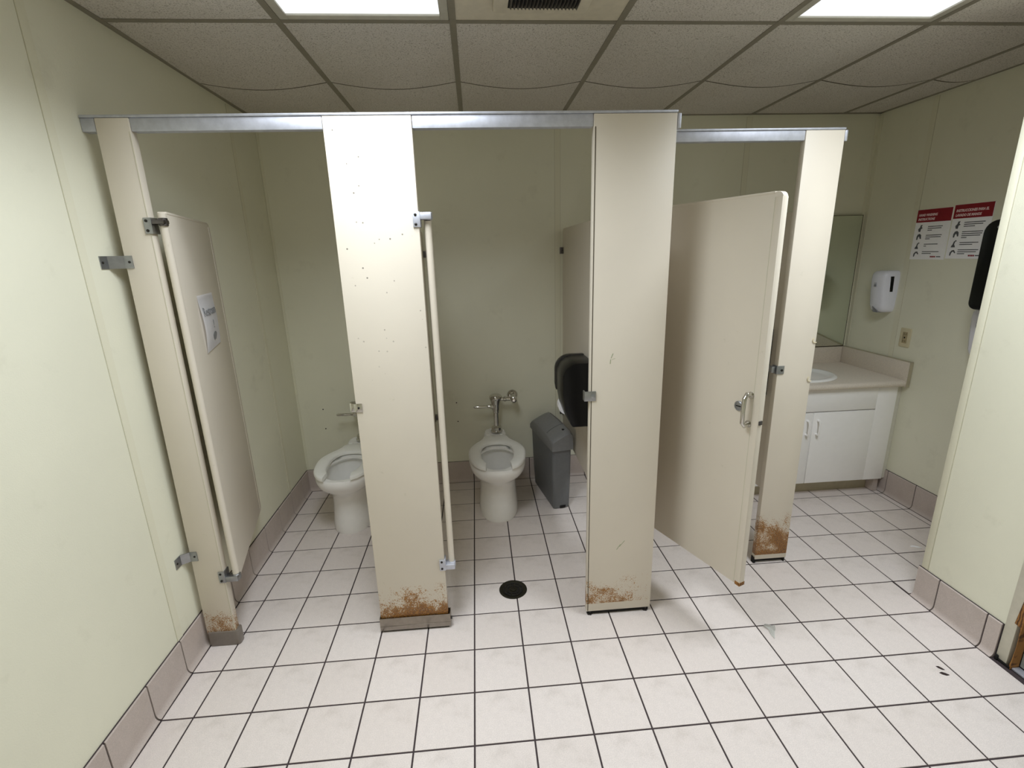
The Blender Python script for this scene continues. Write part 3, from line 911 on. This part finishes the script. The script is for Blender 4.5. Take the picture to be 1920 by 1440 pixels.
def ell(a, b, cy, p=2.0, pb=None):
    out = []
    for k in range(13):
        t = pi * k / 12
        s, c = math.sin(t), -math.cos(t)
        q = 2 / p
        out.append((a * abs(s) ** q, cy + b * math.copysign(abs(c) ** q, c)))
    return out
def make_toilet():
    """local origin: floor under the bowl centre line, y is world y minus 1.5"""
    r = thing('toilet', 'white wall valve toilet in the middle stall with horseshoe seat', 'toilet', (.160, 1.5, 0), 0, 'toilets in the stalls')
    def R(half, z): return [(x, y, z) for x, y in ring_from_half(half)]
    rim = [(0, -.228), (.06, -.222), (.115, -.185), (.155, -.11), (.174, .0), (.166, .085), (.132, .155), (.094, .212), (.078, .27), (.074, .335), (.066, .40), (.036, .431), (0, .436)]
    rim_in = [(w * .94, -.228 * .97 if i == 0 else y * .985 if y < 0 else y - .006) for i, (w, y) in enumerate(rim)]
    sc = lambda h, a, b, sh: [(w * a, y * b + sh) for w, y in h]
    bm = bmesh.new()
    def deck(y):
        t = max(0, min(1, (y - .285) / .05))
        return .024 * t * t * (3 - 2 * t)
    D = lambda half, z: [(x, y, z + deck(y)) for x, y in ring_from_half(half)]
    rings = [R(ell(.121, .215, .085, 2.3), 0), R(ell(.124, .218, .085, 2.3), .012), R(ell(.120, .214, .085, 2.3), .06), R(ell(.115, .208, .085, 2.3), .12),
             R(ell(.112, .205, .085, 2.2), .17), R(ell(.112, .206, .083, 2.2), .215), R(ell(.117, .215, .078, 2.2), .25), R(ell(.132, .238, .062, 2.1), .28), R(sc(rim, .90, .90, .008), .305), R(sc(rim, .975, .965, .002), .33), D(sc(rim, 1.005, 1.0, 0), .355),
             D(rim, .378), D(rim_in, .3855)]
    inner = ell(.120, .168, -.030, 2.0)
    rings += [R(inner, .3845), R(ell(.117, .164, -.030), .374), R(ell(.128, .180, -.02), .355), R(ell(.116, .155, .0), .30), R(ell(.075, .095, .02), .23), R(ell(.05, .06, .03), .20)]
    loft(bm, rings, cap0=True, cap1=True)
    obj('bowl', bm, 'porcelain', r, True, angle=50)
    bm = bmesh.new(); w = R(ell(.080, .098, .018), .245); loft(bm, [w, [(x, y, .2452) for x, y, z in w]]); obj('water', bm, 'water', r, True)
    # open front seat: swept section between outer and inner horseshoe curves
    bm = bmesh.new()
    outer = [(.076, -.226), (.117, -.193), (.158, -.115), (.176, .0), (.167, .08), (.134, .150), (.097, .206), (.082, .245), (.074, .275), (.04, .284), (0, .285)]
    innr = [(.070, -.152), (.082, -.122), (.095, -.075), (.101, .02), (.092, .085), (.072, .125), (.045, .145), (.02, .152), (0, .153)]
    N = 30
    oh = resample(cr(outer), N); ih = resample(cr(innr), N)
    oc = [(p[0], p[1]) for p in oh] + [(-p[0], p[1]) for p in reversed(oh[:-1])]
    ic = [(p[0], p[1]) for p in ih] + [(-p[0], p[1]) for p in reversed(ih[:-1])]
    zb, zt = .3935, .417
    secs = []
    for i, ((ox, oy), (ix, iy)) in enumerate(zip(oc, ic)):
        o_, i_ = Vector((ox, oy)), Vector((ix, iy))
        f = lambda t: o_.lerp(i_, t)
        pr = [(0.0, zb + .002), (0.0, zt - .009), (.05, zt - .003), (.16, zt), (.5, zt + .0015), (.84, zt), (.95, zt - .003), (1.0, zt - .009), (1.0, zb + .002), (.9, zb), (.1, zb)]
        secs.append([(f(t).x, f(t).y, z) for t, z in pr])
    loft(bm, secs)
    seat = obj('seat', bm, 'seat', r, True, angle=60)
    for s in (-1, 1):
        bm = bmesh.new(); prism(bm, rrect(s * .045 - .014, s * .045 + .012, .2865, .300, .005), 2, .387, .416, .003); obj('seat_hinge', bm, 'seat', seat, True)
    # flush valve
    X, Y = .014, .365
    bm = bmesh.new()
    lathe(bm, (X, Y, .408), (0, 0, 1), [(0, .040), (.010, .040), (.016, .035), (.034, .034), (.040, .027), (.044, .0170), (.135, .0170), (.138, .021), (.150, .021), (.156, .024), (.190, .026), (.205, .030), (.226, .037), (.240, .0425), (.252, .0425), (.260, .038), (.266, .028), (.270, .012), (.271, 0)], 26)
    lathe(bm, (X, Y, .640), (1, 0, 0), [(0, .016), (.03, .016), (.034, .013), (.055, .013), (.058, .018), (.068, .018), (.072, .014), (.1, .014)], 20)
    fv = obj('flush_valve', bm, 'chrome', r, True, angle=30)
    bm = bmesh.new()
    lathe(bm, (X + .122, Y - .034, .638), (0, 1, 0), [(0, .014), (.004, .020), (.03, .022), (.05, .019), (.06, .020), (.118, .017), (.125, .018)], 22)
    lathe(bm, (X + .122, Y - .034, .638), (0, -1, 0), [(-.002, .015), (.003, .015), (.008, .009), (.0085, 0)], 18)
    obj('control_stop', bm, 'chrome', fv, True, angle=30)
    bm = bmesh.new(); lathe(bm, (X + .122, .4635, .638), (0, -1, 0), [(-.0002, .037), (.004, .037), (.012, .032), (.02, .022), (.021, .0)], 26); obj('wall_flange', bm, 'chrome', fv, True, angle=30)
    bm = bmesh.new()
    lathe(bm, (X - .018, Y, .590), (-1, 0, 0), [(0, .020), (.008, .020), (.011, .016), (.018, .016), (.022, .012), (.034, .011), (.038, .008), (.056, .008), (.062, .0095), (.118, .0085), (.130, .007), (.132, 0)], 18)
    obj('flush_handle', bm, 'chrome', fv, True, angle=30)
    return r
t2_ = make_toilet()
dup(t2_, (-.747, 1.482, 0), 0, 'white wall valve toilet in the left stall, half behind the pilaster')

# ------------------------------------------------------------------ sanitary bin
bn = thing('sanitary_bin', 'slim gray plastic sanitary bin standing right of the second toilet', 'bin', (.560, 1.49, 0), math.radians(10.5))
def rr3(x0, x1, y0, y1, r, z): return [(x, y, z) for x, y in rrect(x0, x1, y0, y1, r, 4)]
bm = bmesh.new()
loft(bm, [rr3(-.052, .052, .004, .40, .014, .003), rr3(-.054, .054, .0, .405, .016, .01), rr3(-.060, .060, -.006, .42, .018, .20), rr3(-.063, .063, -.010, .43, .018, .418)])
bd = obj('bin_body', bm, 'bin', bn, True, angle=40)
bm = bmesh.new(); box(bm, -.012, .026, -.0035, .004, .006, .022); obj('foot_notch', bm, 'void', bd, True)
def lid_z(x, y):
    base = .4725 + .052 * min(1, max(0, (x + .066) / .105)) ** .85
    if x > .045: base -= (x - .045) ** 2 * 30
    e = max(0, .03 - (y + .022)) ** 2 * 14 + max(0, y - .36) ** 2 * 5
    return base + .012 * math.sin(pi * min(1, max(0, (y + .02) / .46))) - e
bm = bmesh.new()
hw = .069
lys = [-.022, -.012, .01, .05, .12, .2, .28, .36, .41, .432, .442]
lxs = [-hw, -hw + .004, -.05, -.02, .01, .03, .045, .055, hw - .004, hw]
secs = []
for x in lxs:
    edge = abs(x) > hw - .001
    secs.append([(x, -.022, .408)] + [(x * (.97 if y < -.015 else 1), y, lid_z(x, y) - (.006 if edge else 0)) for y in lys] + [(x, .442, .408)])
loft(bm, secs)
ld = obj('bin_lid', bm, 'binlid', bn, True, angle=32)
for path in ([(x, .105 + .012 * math.sin(pi * (x + .066) / .12)) for x in (-.060, -.045, -.03, -.01, .01, .03, .045)], [(.045, y) for y in (.105, .16, .22, .28, .34, .39)]):
    bm = bmesh.new(); tube(bm, [(x, y, lid_z(x, y) + .0004) for x, y in path], .0011, 6); obj('lid_seam', bm, 'black2', ld, True)
bm = bmesh.new(); box(bm, .018, .034, .030, .048, lid_z(.026, .04) - .004, lid_z(.026, .04) + .0018, .001); obj('dark_label', bm, 'void', ld, True)

# ------------------------------------------------------------------ toilet paper dispensers (on the divider, local x away from the panel is -x)
td = thing('paper_dispenser', 'black round topped toilet paper dispenser beside the second toilet', 'dispenser', (.648, 1.06, .712), 0)
def disp_profile():
    pts = [(0, .0), (-.106, 0), (-.118, .02), (-.143, .09), (-.152, .14), (-.158, .18)]
    for k in range(0, 9):
        a = pi - (pi / 2) * k / 8
        pts.append((-.078 + .080 * math.cos(a), .258 + .080 * math.sin(a)))
    pts += [(0, .338)]
    return pts
dp = disp_profile()
bm = bmesh.new(); prism(bm, [(x, z) for x, z in dp], 1, .0, .205, .006); obj('dispenser_cover', bm, 'black', td, True)
bm = bmesh.new(); prism(bm, [(x - .004 if x < -.01 else x, z + .003) for x, z in dp if z > .13 or x > -.01][1:-0 or None], 1, .2055, .25, .008); obj('dispenser_back', bm, 'black2', td, True)
bm = bmesh.new()
loft(bm, [[(-.0, .045, -.012), (-.112, .045, -.012), (-.128, .045, .03), (0, .045, .03)], [(-.0, .19, -.012), (-.112, .19, -.012), (-.128, .19, .03), (0, .19, .03)]])
bm.clear(); cyl(bm, (-.095, .2, .055), (-.095, .246, .055), .052, n=26); obj('paper_roll', bm, 'paper', td, True)
dup(td, (1.519, .98, .86), 0, 'black paper dispenser glimpsed in the gap behind the open third door')

# ------------------------------------------------------------------ floor drain and litter
fd = thing('floor_drain', 'round tarnished metal drain in the middle stall floor', 'drain', (DRAIN[0], DRAIN[1], 0))
bm = bmesh.new(); lathe(bm, (0, 0, -.001), (0, 0, 1), [(0, .068), (.0022, .068), (.0032, .064), (.0032, .057), (.0016, .054), (.0016, 0)], 40); obj('drain_ring', bm, 'bronze', fd, True)
for rr_, n in ((.043, 12), (.028, 8)):
    for k in range(n):
        a = 2 * pi * k / n
        bm = bmesh.new()
        a0, a1_ = a - .32 * 8 / n, a + .32 * 8 / n
        lo = [((rr_ + s) * math.cos(q), (rr_ + s) * math.sin(q)) for s, q in ((-.004, a0), (-.004, a1_), (.004, a1_), (.004, a0))]
        loft(bm, [[(x, y, .0007) for x, y in lo], [(x, y, .0022) for x, y in lo]]); obj('drain_slot', bm, 'void', fd, True)
bm = bmesh.new(); lathe(bm, (0, 0, .0006), (0, 0, 1), [(0, .014), (.003, .014), (.004, .010), (.0041, 0)], 16); obj('drain_hub', bm, 'bronze', fd, True)

bm = bmesh.new()
pts = [(.0, .0), (.016, .01), (.040, .004), (.050, .022), (.034, .034), (.030, .060), (.018, .085), (.012, .05), (.004, .03)]
rnd = random.Random(3)
c = bm.verts.new((.026, .03, .012)); vs = [bm.verts.new((x, y, .0012 + rnd.random() * .009)) for x, y in pts]
for i in range(len(vs)): bm.faces.new((c, vs[i], vs[(i + 1) % len(vs)]))
bmesh.ops.solidify(bm, geom=list(bm.faces), thickness=.0006)
bmesh.ops.transform(bm, matrix=Matrix.Rotation(pi - .35, 4, 'Z'), verts=bm.verts)
bmesh.ops.translate(bm, vec=(1.30, .40, .0008), verts=bm.verts)
tag(obj('plastic_scrap', bm, 'film', smooth=False), 'crumpled clear plastic scrap lying on the floor below the open stall door', 'litter')
for (x, y, a, s, lab) in ((1.791, .126, .9, 1.0, 'small dark leaf fragment on the floor near the entry door, farther one'), (1.782, .100, .5, 1.2, 'small dark leaf fragment on the floor near the entry door, nearer one')):
    bm = bmesh.new()
    o_ = [(-.013, 0), (-.006, .005), (.004, .0055), (.013, .001), (.005, -.0045), (-.006, -.004)]
    loft(bm, [[(p * s, q * s, .0004) for p, q in o_], [(p * s, q * s, .0016 + .001 * (i % 2)) for i, (p, q) in enumerate(o_)]])
    bmesh.ops.transform(bm, matrix=Matrix.Translation((x, y, 0)) @ Matrix.Rotation(-a, 4, 'Z'), verts=bm.verts)
    tag(obj('leaf_fragment', bm, 'leaf', smooth=False), lab, 'litter', 'dark specks on the floor')
bm = bmesh.new()
o_ = [(-.026, .004), (-.012, .009), (.004, .003), (.02, .004), (.026, -.004), (.01, -.006), (-.008, .0), (-.018, -.004)]
loft(bm, [[(p, q, .0004) for p, q in o_], [(p, q, .002 + .002 * (i % 3)) for i, (p, q) in enumerate(o_)]])
bmesh.ops.transform(bm, matrix=Matrix.Translation((2.376, .85, 0)) @ Matrix.Rotation(-.3, 4, 'Z'), verts=bm.verts)
tag(obj('tissue_scrap', bm, 'paper', smooth=False), 'tiny white tissue scrap on the alcove floor behind the entry wall', 'litter')

# ------------------------------------------------------------------ vanity
vc = thing('vanity_cabinet', 'white melamine vanity cabinet under the counter', 'cabinet', (2.14, 1.69, 0))
CX0, CX1, CY = 1.575, 2.668, 1.436
bm = bmesh.new(); box(bm, CX0, CX1, CY + .02, YB - .012, .098, .728); obj('cabinet_body', bm, 'cab', vc)
for xa, xb in ((2.541, CX1), (CX0, 1.729)):
    bm = bmesh.new(); box(bm, xa, xb, CY, CY + .0195, .098, .728, .001); obj('face_stile', bm, 'cab', vc)
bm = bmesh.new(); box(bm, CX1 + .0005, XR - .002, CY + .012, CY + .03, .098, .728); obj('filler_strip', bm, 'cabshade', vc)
bm = bmesh.new(); box(bm, 1.731, 2.537, CY - .004, CY + .0195, .588, .726, .0015); obj('drawer_front', bm, 'cab', vc)
for xa, xb, hx in ((1.731, 2.1325, 2.100), (2.1375, 2.537, 2.168)):
    bm = bmesh.new(); box(bm, xa, xb, CY - .004, CY + .0195, .101, .580, .0015); d = obj('cabinet_door', bm, 'cab', vc)
    bm = bmesh.new(); yy = CY - .004
    tube(bm, [(hx, yy + .001, .532), (hx, yy - .018, .530), (hx, yy - .024, .515), (hx, yy - .023, .485), (hx, yy - .024, .455), (hx, yy - .018, .441), (hx, yy + .001, .440)], [.0075, .007, .0058, .005, .0058, .007, .0075], 10)
    obj('handle', bm, 'cab', d)
bm = bmesh.new(); box(bm, CX0 + .01, 2.632, CY + .075, CY + .09, .0, .098); obj('toe_kick', bm, 'kick', vc)
bm = bmesh.new(); box(bm, 2.634, CX1, CY + .02, CY + .09, .004, .0978); obj('toe_end', bm, 'cove', vc)

ct = thing('countertop', 'speckled beige laminate countertop with raised backsplash', 'countertop', (2.12, 1.68, .75))
bm = bmesh.new()
prof = [(1.952, .7285), (1.952, .768), (1.425, .768), (1.412, .765), (1.404, .757), (1.402, .748), (1.404, .738), (1.411, .731), (1.42, .7285)]
SKX, SKY, SKA, SKB = 2.135, 1.645, .243, .200
prism(bm, prof, 0, 1.549, 2.681, .0)
obj('counter_slab', bm, 'lam', ct, angle=50)
bm = bmesh.new(); box(bm, 1.549, 2.681, 1.9525, YB - .003, .7285, .884, .003); obj('backsplash', bm, 'lam', ct)
bm = bmesh.new(); box(bm, 2.6815, XR - .0028, 1.402, YB - .003, .729, .884, .002); obj('side_splash', bm, 'lam', ct)
bm = bmesh.new(); box(bm, 2.6812, XR - .0026, 1.3985, 1.4018, .729, .8835); box(bm, 2.681, XR - .0026, 1.399, YB - .003, .8842, .8858); obj('splash_edge', bm, 'kick', ct)

sk = thing('sink', 'white oval drop in sink at the counter front, mostly hidden', 'sink', (SKX, SKY, .768))
bm = bmesh.new()
def el(a, b, z, n=44): return [(a * math.cos(2 * pi * k / n), b * math.sin(2 * pi * k / n), z) for k in range(n)]
# slightly raised self-rimming basin whose bowl sits above the slab in section: shallow dish
loft(bm, [el(.240, .197, .0006), el(.243, .200, .006), el(.238, .195, .0135), el(.222, .179, .016), el(.208, .165, .012), el(.196, .152, .006), el(.17, .13, .0032), el(.06, .05, .0020), el(.022, .022, .0016)])
obj('basin', bm, 'porcelain', sk, True, angle=60)
bm = bmesh.new(); lathe(bm, (0, 0, .0016), (0, 0, 1), [(0, .021), (.003, .021), (.0035, .016), (.002, .014), (.002, 0)], 22); obj('sink_drain', bm, 'chrome', sk, True)
bm = bmesh.new()
prism(bm, rrect(-.075, .075, .200, .250, .02), 2, .0004, .016, .004)
tube(bm, [(0, .225, .01), (0, .225, .055), (0, .205, .075), (0, .16, .082), (0, .11, .078), (0, .10, .062)], [.016, .014, .0125, .0115, .011, .010], 14)
fa = obj('faucet', bm, 'chrome', sk, True)
for s in (-1, 1):
    bm = bmesh.new(); lathe(bm, (s * .05, .225, .0162), (0, 0, 1), [(0, .012), (.02, .012), (.024, .019), (.045, .017), (.05, .01), (.0505, 0)], 16); obj('tap_knob', bm, 'chrome', fa, True)

mi = thing('mirror', 'wide frameless wall mirror above the counter', 'mirror', (2.13, YB, 1.33))
bm = bmesh.new(); box(bm, 1.56, 2.6785, YB - .016, YB - .0026, .890, 1.772, .0015); obj('mirror_glass', bm, 'mirror', mi)
bm = bmesh.new(); box(bm, 1.56, 2.6785, YB - .0165, YB - .0024, .8865, .8898); box(bm, 1.56, 2.6785, YB - .0165, YB - .0024, 1.7723, 1.7745); box(bm, 2.6787, 2.681, YB - .0165, YB - .0024, .8865, 1.7745); obj('mirror_edge', bm, 'seal', mi)

# ------------------------------------------------------------------ things on the right wall (wall face at XR, they project toward -x)
def soap_dispenser(label, yc, z0):
    r = thing('soap_dispenser', label, 'dispenser', (XR, yc, z0))
    bm = bmesh.new()
    H, W = .258, .062
    def sec(z, d, w):
        return [(-.0005, -w, z), (-d * .55, -w * 1.0, z), (-d * .85, -w * .9, z), (-d * .98, -w * .6, z), (-d, 0, z), (-d * .98, w * .6, z), (-d * .85, w * .9, z), (-d * .55, w, z), (-.0005, w, z)]
    loft(bm, [sec(.0, .050, W * .62), sec(.004, .064, W * .78), sec(.014, .074, W * .88), sec(.04, .084, W * .95), sec(.12, .094, W * .99), sec(.205, .100, W), sec(.230, .098, W * .985), sec(.246, .090, W * .93), sec(.254, .078, W * .84), sec(H, .058, W * .66)])
    b = obj('soap_body', bm, 'soap', r, True, angle=50)
    bm = bmesh.new(); prism(bm, rrect(.125, .225, -.0105, .0105, .005, 3), 0, 0, .004, .0)
    bm.clear()
    # level window on the near shoulder
    pts = [(-.034, -.0600, .130), (-.053, -.0598, .130), (-.060, -.0615, .224), (-.040, -.0620, .224)]
    loft(bm, [[Vector(p) + Vector((0, -.0022, 0)) for p in pts], [Vector(p) + Vector((0, .006, 0)) for p in pts]]); obj('level_window', bm, 'black', r, True, smooth=False)
    bm = bmesh.new(); loft(bm, [[Vector((p[0], -p[1], p[2])) + Vector((0, .0022, 0)) for p in pts], [Vector((p[0], -p[1], p[2])) - Vector((0, .006, 0)) for p in pts]]); obj('level_window', bm, 'black', r, True, smooth=False)
    bm = bmesh.new(); loft(bm, [[(-.02, -.016, -.003), (-.066, -.012, -.003), (-.068, .02, -.003), (-.056, .042, -.003), (-.02, .046, -.003)], [(-.02, -.018, .010), (-.078, -.014, .012), (-.0835, .015, .034), (-.072, .052, .042), (-.02, .056, .042)]]); obj('push_bar', bm, 'soapgray', r, True, smooth=False)
    bm = bmesh.new(); box(bm, -.1008, -.0985, -.004, .012, .160, .176); box(bm, -.1010, -.0985, -.004, .012, .181, .184); obj('embossed_mark', bm, 'soapgray', r, True)
    return r
sp = soap_dispenser('white soap dispenser on the right wall, above the counter', 1.668, 1.163)
dup(sp, (XR, .990, 1.00), 0, 'white soap dispenser peeking out below the black towel dispenser')

ol = thing('outlet', 'ivory outlet plate on the right wall above the backsplash', 'outlet', (XR, 1.49, 1.022))
bm = bmesh.new(); prism(bm, rrect(1.453, 1.527, .965, 1.080, .006, 3), 0, XR - .006, XR - .0002, .0025); obj('cover_plate', bm, 'outlet', ol)
bm = bmesh.new(); prism(bm, rrect(1.473, 1.507, .988, 1.057, .003, 3), 0, XR - .0075, XR - .0058, .0006); rc = obj('receptacle', bm, 'outletd', ol)
for z in (1.044, 1.001):
    bm = bmesh.new(); box(bm, XR - .0078, XR - .0074, 1.482, 1.4845, z - .005, z + .005); box(bm, XR - .0078, XR - .0074, 1.4955, 1.498, z - .005, z + .005); obj('socket_slot', bm, 'void', rc)
bm = bmesh.new(); box(bm, XR - .0082, XR - .0074, 1.486, 1.494, 1.018, 1.027); obj('test_button', bm, 'void', rc)

def poster(label, ya, yb, z0, z1, lines, blocks):
    """ya is the left edge seen from the room (larger y); text runs toward -y"""
    r = thing('wall_poster', label, 'poster', (XR, ya, z0), group='hand washing posters')
    W, H = ya - yb, z1 - z0
    P = lambda u, v, e: (XR - .0026 - e, ya - u, z0 + v)
    bm = bmesh.new(); box(bm, XR - .0026, XR - .0003, yb, ya, z0, z1); obj('sheet', bm, 'paper', r)
    hb = H * .745
    bm = bmesh.new(); box(bm, XR - .0032, XR - .0026, yb + .001, ya - .001, z0 + hb, z1 - .001); obj('header_band', bm, 'red', r)
    for i, s in enumerate(lines):
        bm = text_bm(s, .0185, .0007, .15)
        for v in bm.verts:
            v.co = Vector((XR - .0034 - v.co.z, ya - .013 - v.co.x * .80, z0 + hb + .034 - i * .0235 + v.co.y))
        obj('lettering', bm, 'pinkink', r)
    bm = bmesh.new()
    for (u, v, w) in blocks:
        box(bm, XR - .0030, XR - .0026, ya - u - w, ya - u, z0 + v - .0021, z0 + v + .0021)
    obj('printed_lines', bm, 'ink', r)
    for k, v in enumerate((.178, .128, .078, .030)):
        bm = bmesh.new()
        rnd = random.Random(k)
        if k == 0: o_ = [(.0, -.02), (.012, -.022), (.014, -.006), (.024, .0), (.016, .006), (.020, .018), (.008, .016), (.006, .004), (-.004, -.006)]
        elif k == 1: o_ = [(-.006, -.016), (.002, -.016), (.004, -.002), (.010, .004), (.018, -.012), (.024, -.010), (.022, .010), (.012, .018), (.0, .014), (-.006, .002)]
        elif k == 2: o_ = [(-.006, -.018), (.018, -.018), (.014, -.008), (.010, -.002), (.014, .012), (.022, .014), (.016, .020), (.006, .012), (.002, -.002), (-.004, -.010)]
        else: o_ = [(-.006, -.014), (.0, -.014), (.004, .002), (.012, .008), (.022, -.002), (.026, .002), (.016, .016), (.004, .014), (-.006, .002)]
        loft(bm, [[P(.027 + p, v + q, 0) for p, q in o_], [P(.027 + p, v + q, .0004) for p, q in o_]]); obj('printed_icon', bm, 'ink', r, smooth=False)
    bm = bmesh.new()
    for k in range(4):
        u = W * .60 + k * .0085
        loft(bm, [[P(u + .002, .012, 0), P(u + .0088, .012, 0), P(u + .0075, .020, 0), P(u + .0005, .020, 0)], [P(u + .002, .012, .0005), P(u + .0088, .012, .0005), P(u + .0075, .020, .0005), P(u + .0005, .020, .0005)]])
    obj('red_logo', bm, 'red', r, smooth=False)
    bm = bmesh.new(); box(bm, XR - .0030, XR - .0026, ya - W * .9, ya - W * .78, z0 + .0135, z0 + .0185); obj('logo_line', bm, 'ink', r)
    return r
poster('white poster with red header, hand washing instructions, left of the pair', 1.562, 1.345, 1.489, 1.770, ['HAND WASHING', 'INSTRUCTIONS'],
       [(.084, .184, .09), (.084, .174, .084), (.084, .164, .028), (.08, .136, .098), (.08, .126, .094), (.08, .116, .028), (.078, .086, .086), (.078, .076, .016), (.075, .044, .104), (.075, .034, .058)])
poster('white poster with red header in Spanish, partly behind the black dispenser', 1.337, 1.128, 1.495, 1.777, ['INSTRUCCIONES PARA EL', 'LAVADO DE MANOS'],
       [(.07, .188, .11), (.07, .178, .10), (.07, .168, .06), (.068, .140, .11), (.068, .130, .108), (.068, .120, .1), (.068, .110, .03), (.066, .084, .1), (.066, .074, .07), (.064, .046, .11), (.064, .036, .1), (.064, .026, .04)])

tw = thing('towel_dispenser', 'black paper towel dispenser on the right wall, cut by the entry wall', 'dispenser', (XR, .82, 1.26))
bm = bmesh.new(); prism(bm, rrect(-.16, .16, .0, .42, [.035, .035, .06, .06], 6), 0, -.200, -.0006, .010); obj('towel_cover', bm, 'black', tw, True)
bm = bmesh.new(); prism(bm, rrect(-.12, .12, -.004, .03, .006, 3), 0, -.16, -.02, .002); obj('towel_slot', bm, 'black2', tw, True)
bm = bmesh.new(); lathe(bm, (-.2005, .09, .385), (-1, 0, 0), [(0, .006), (.0015, .006), (.002, .003), (.0021, 0)], 12); obj('lock', bm, 'zinc', tw, True)
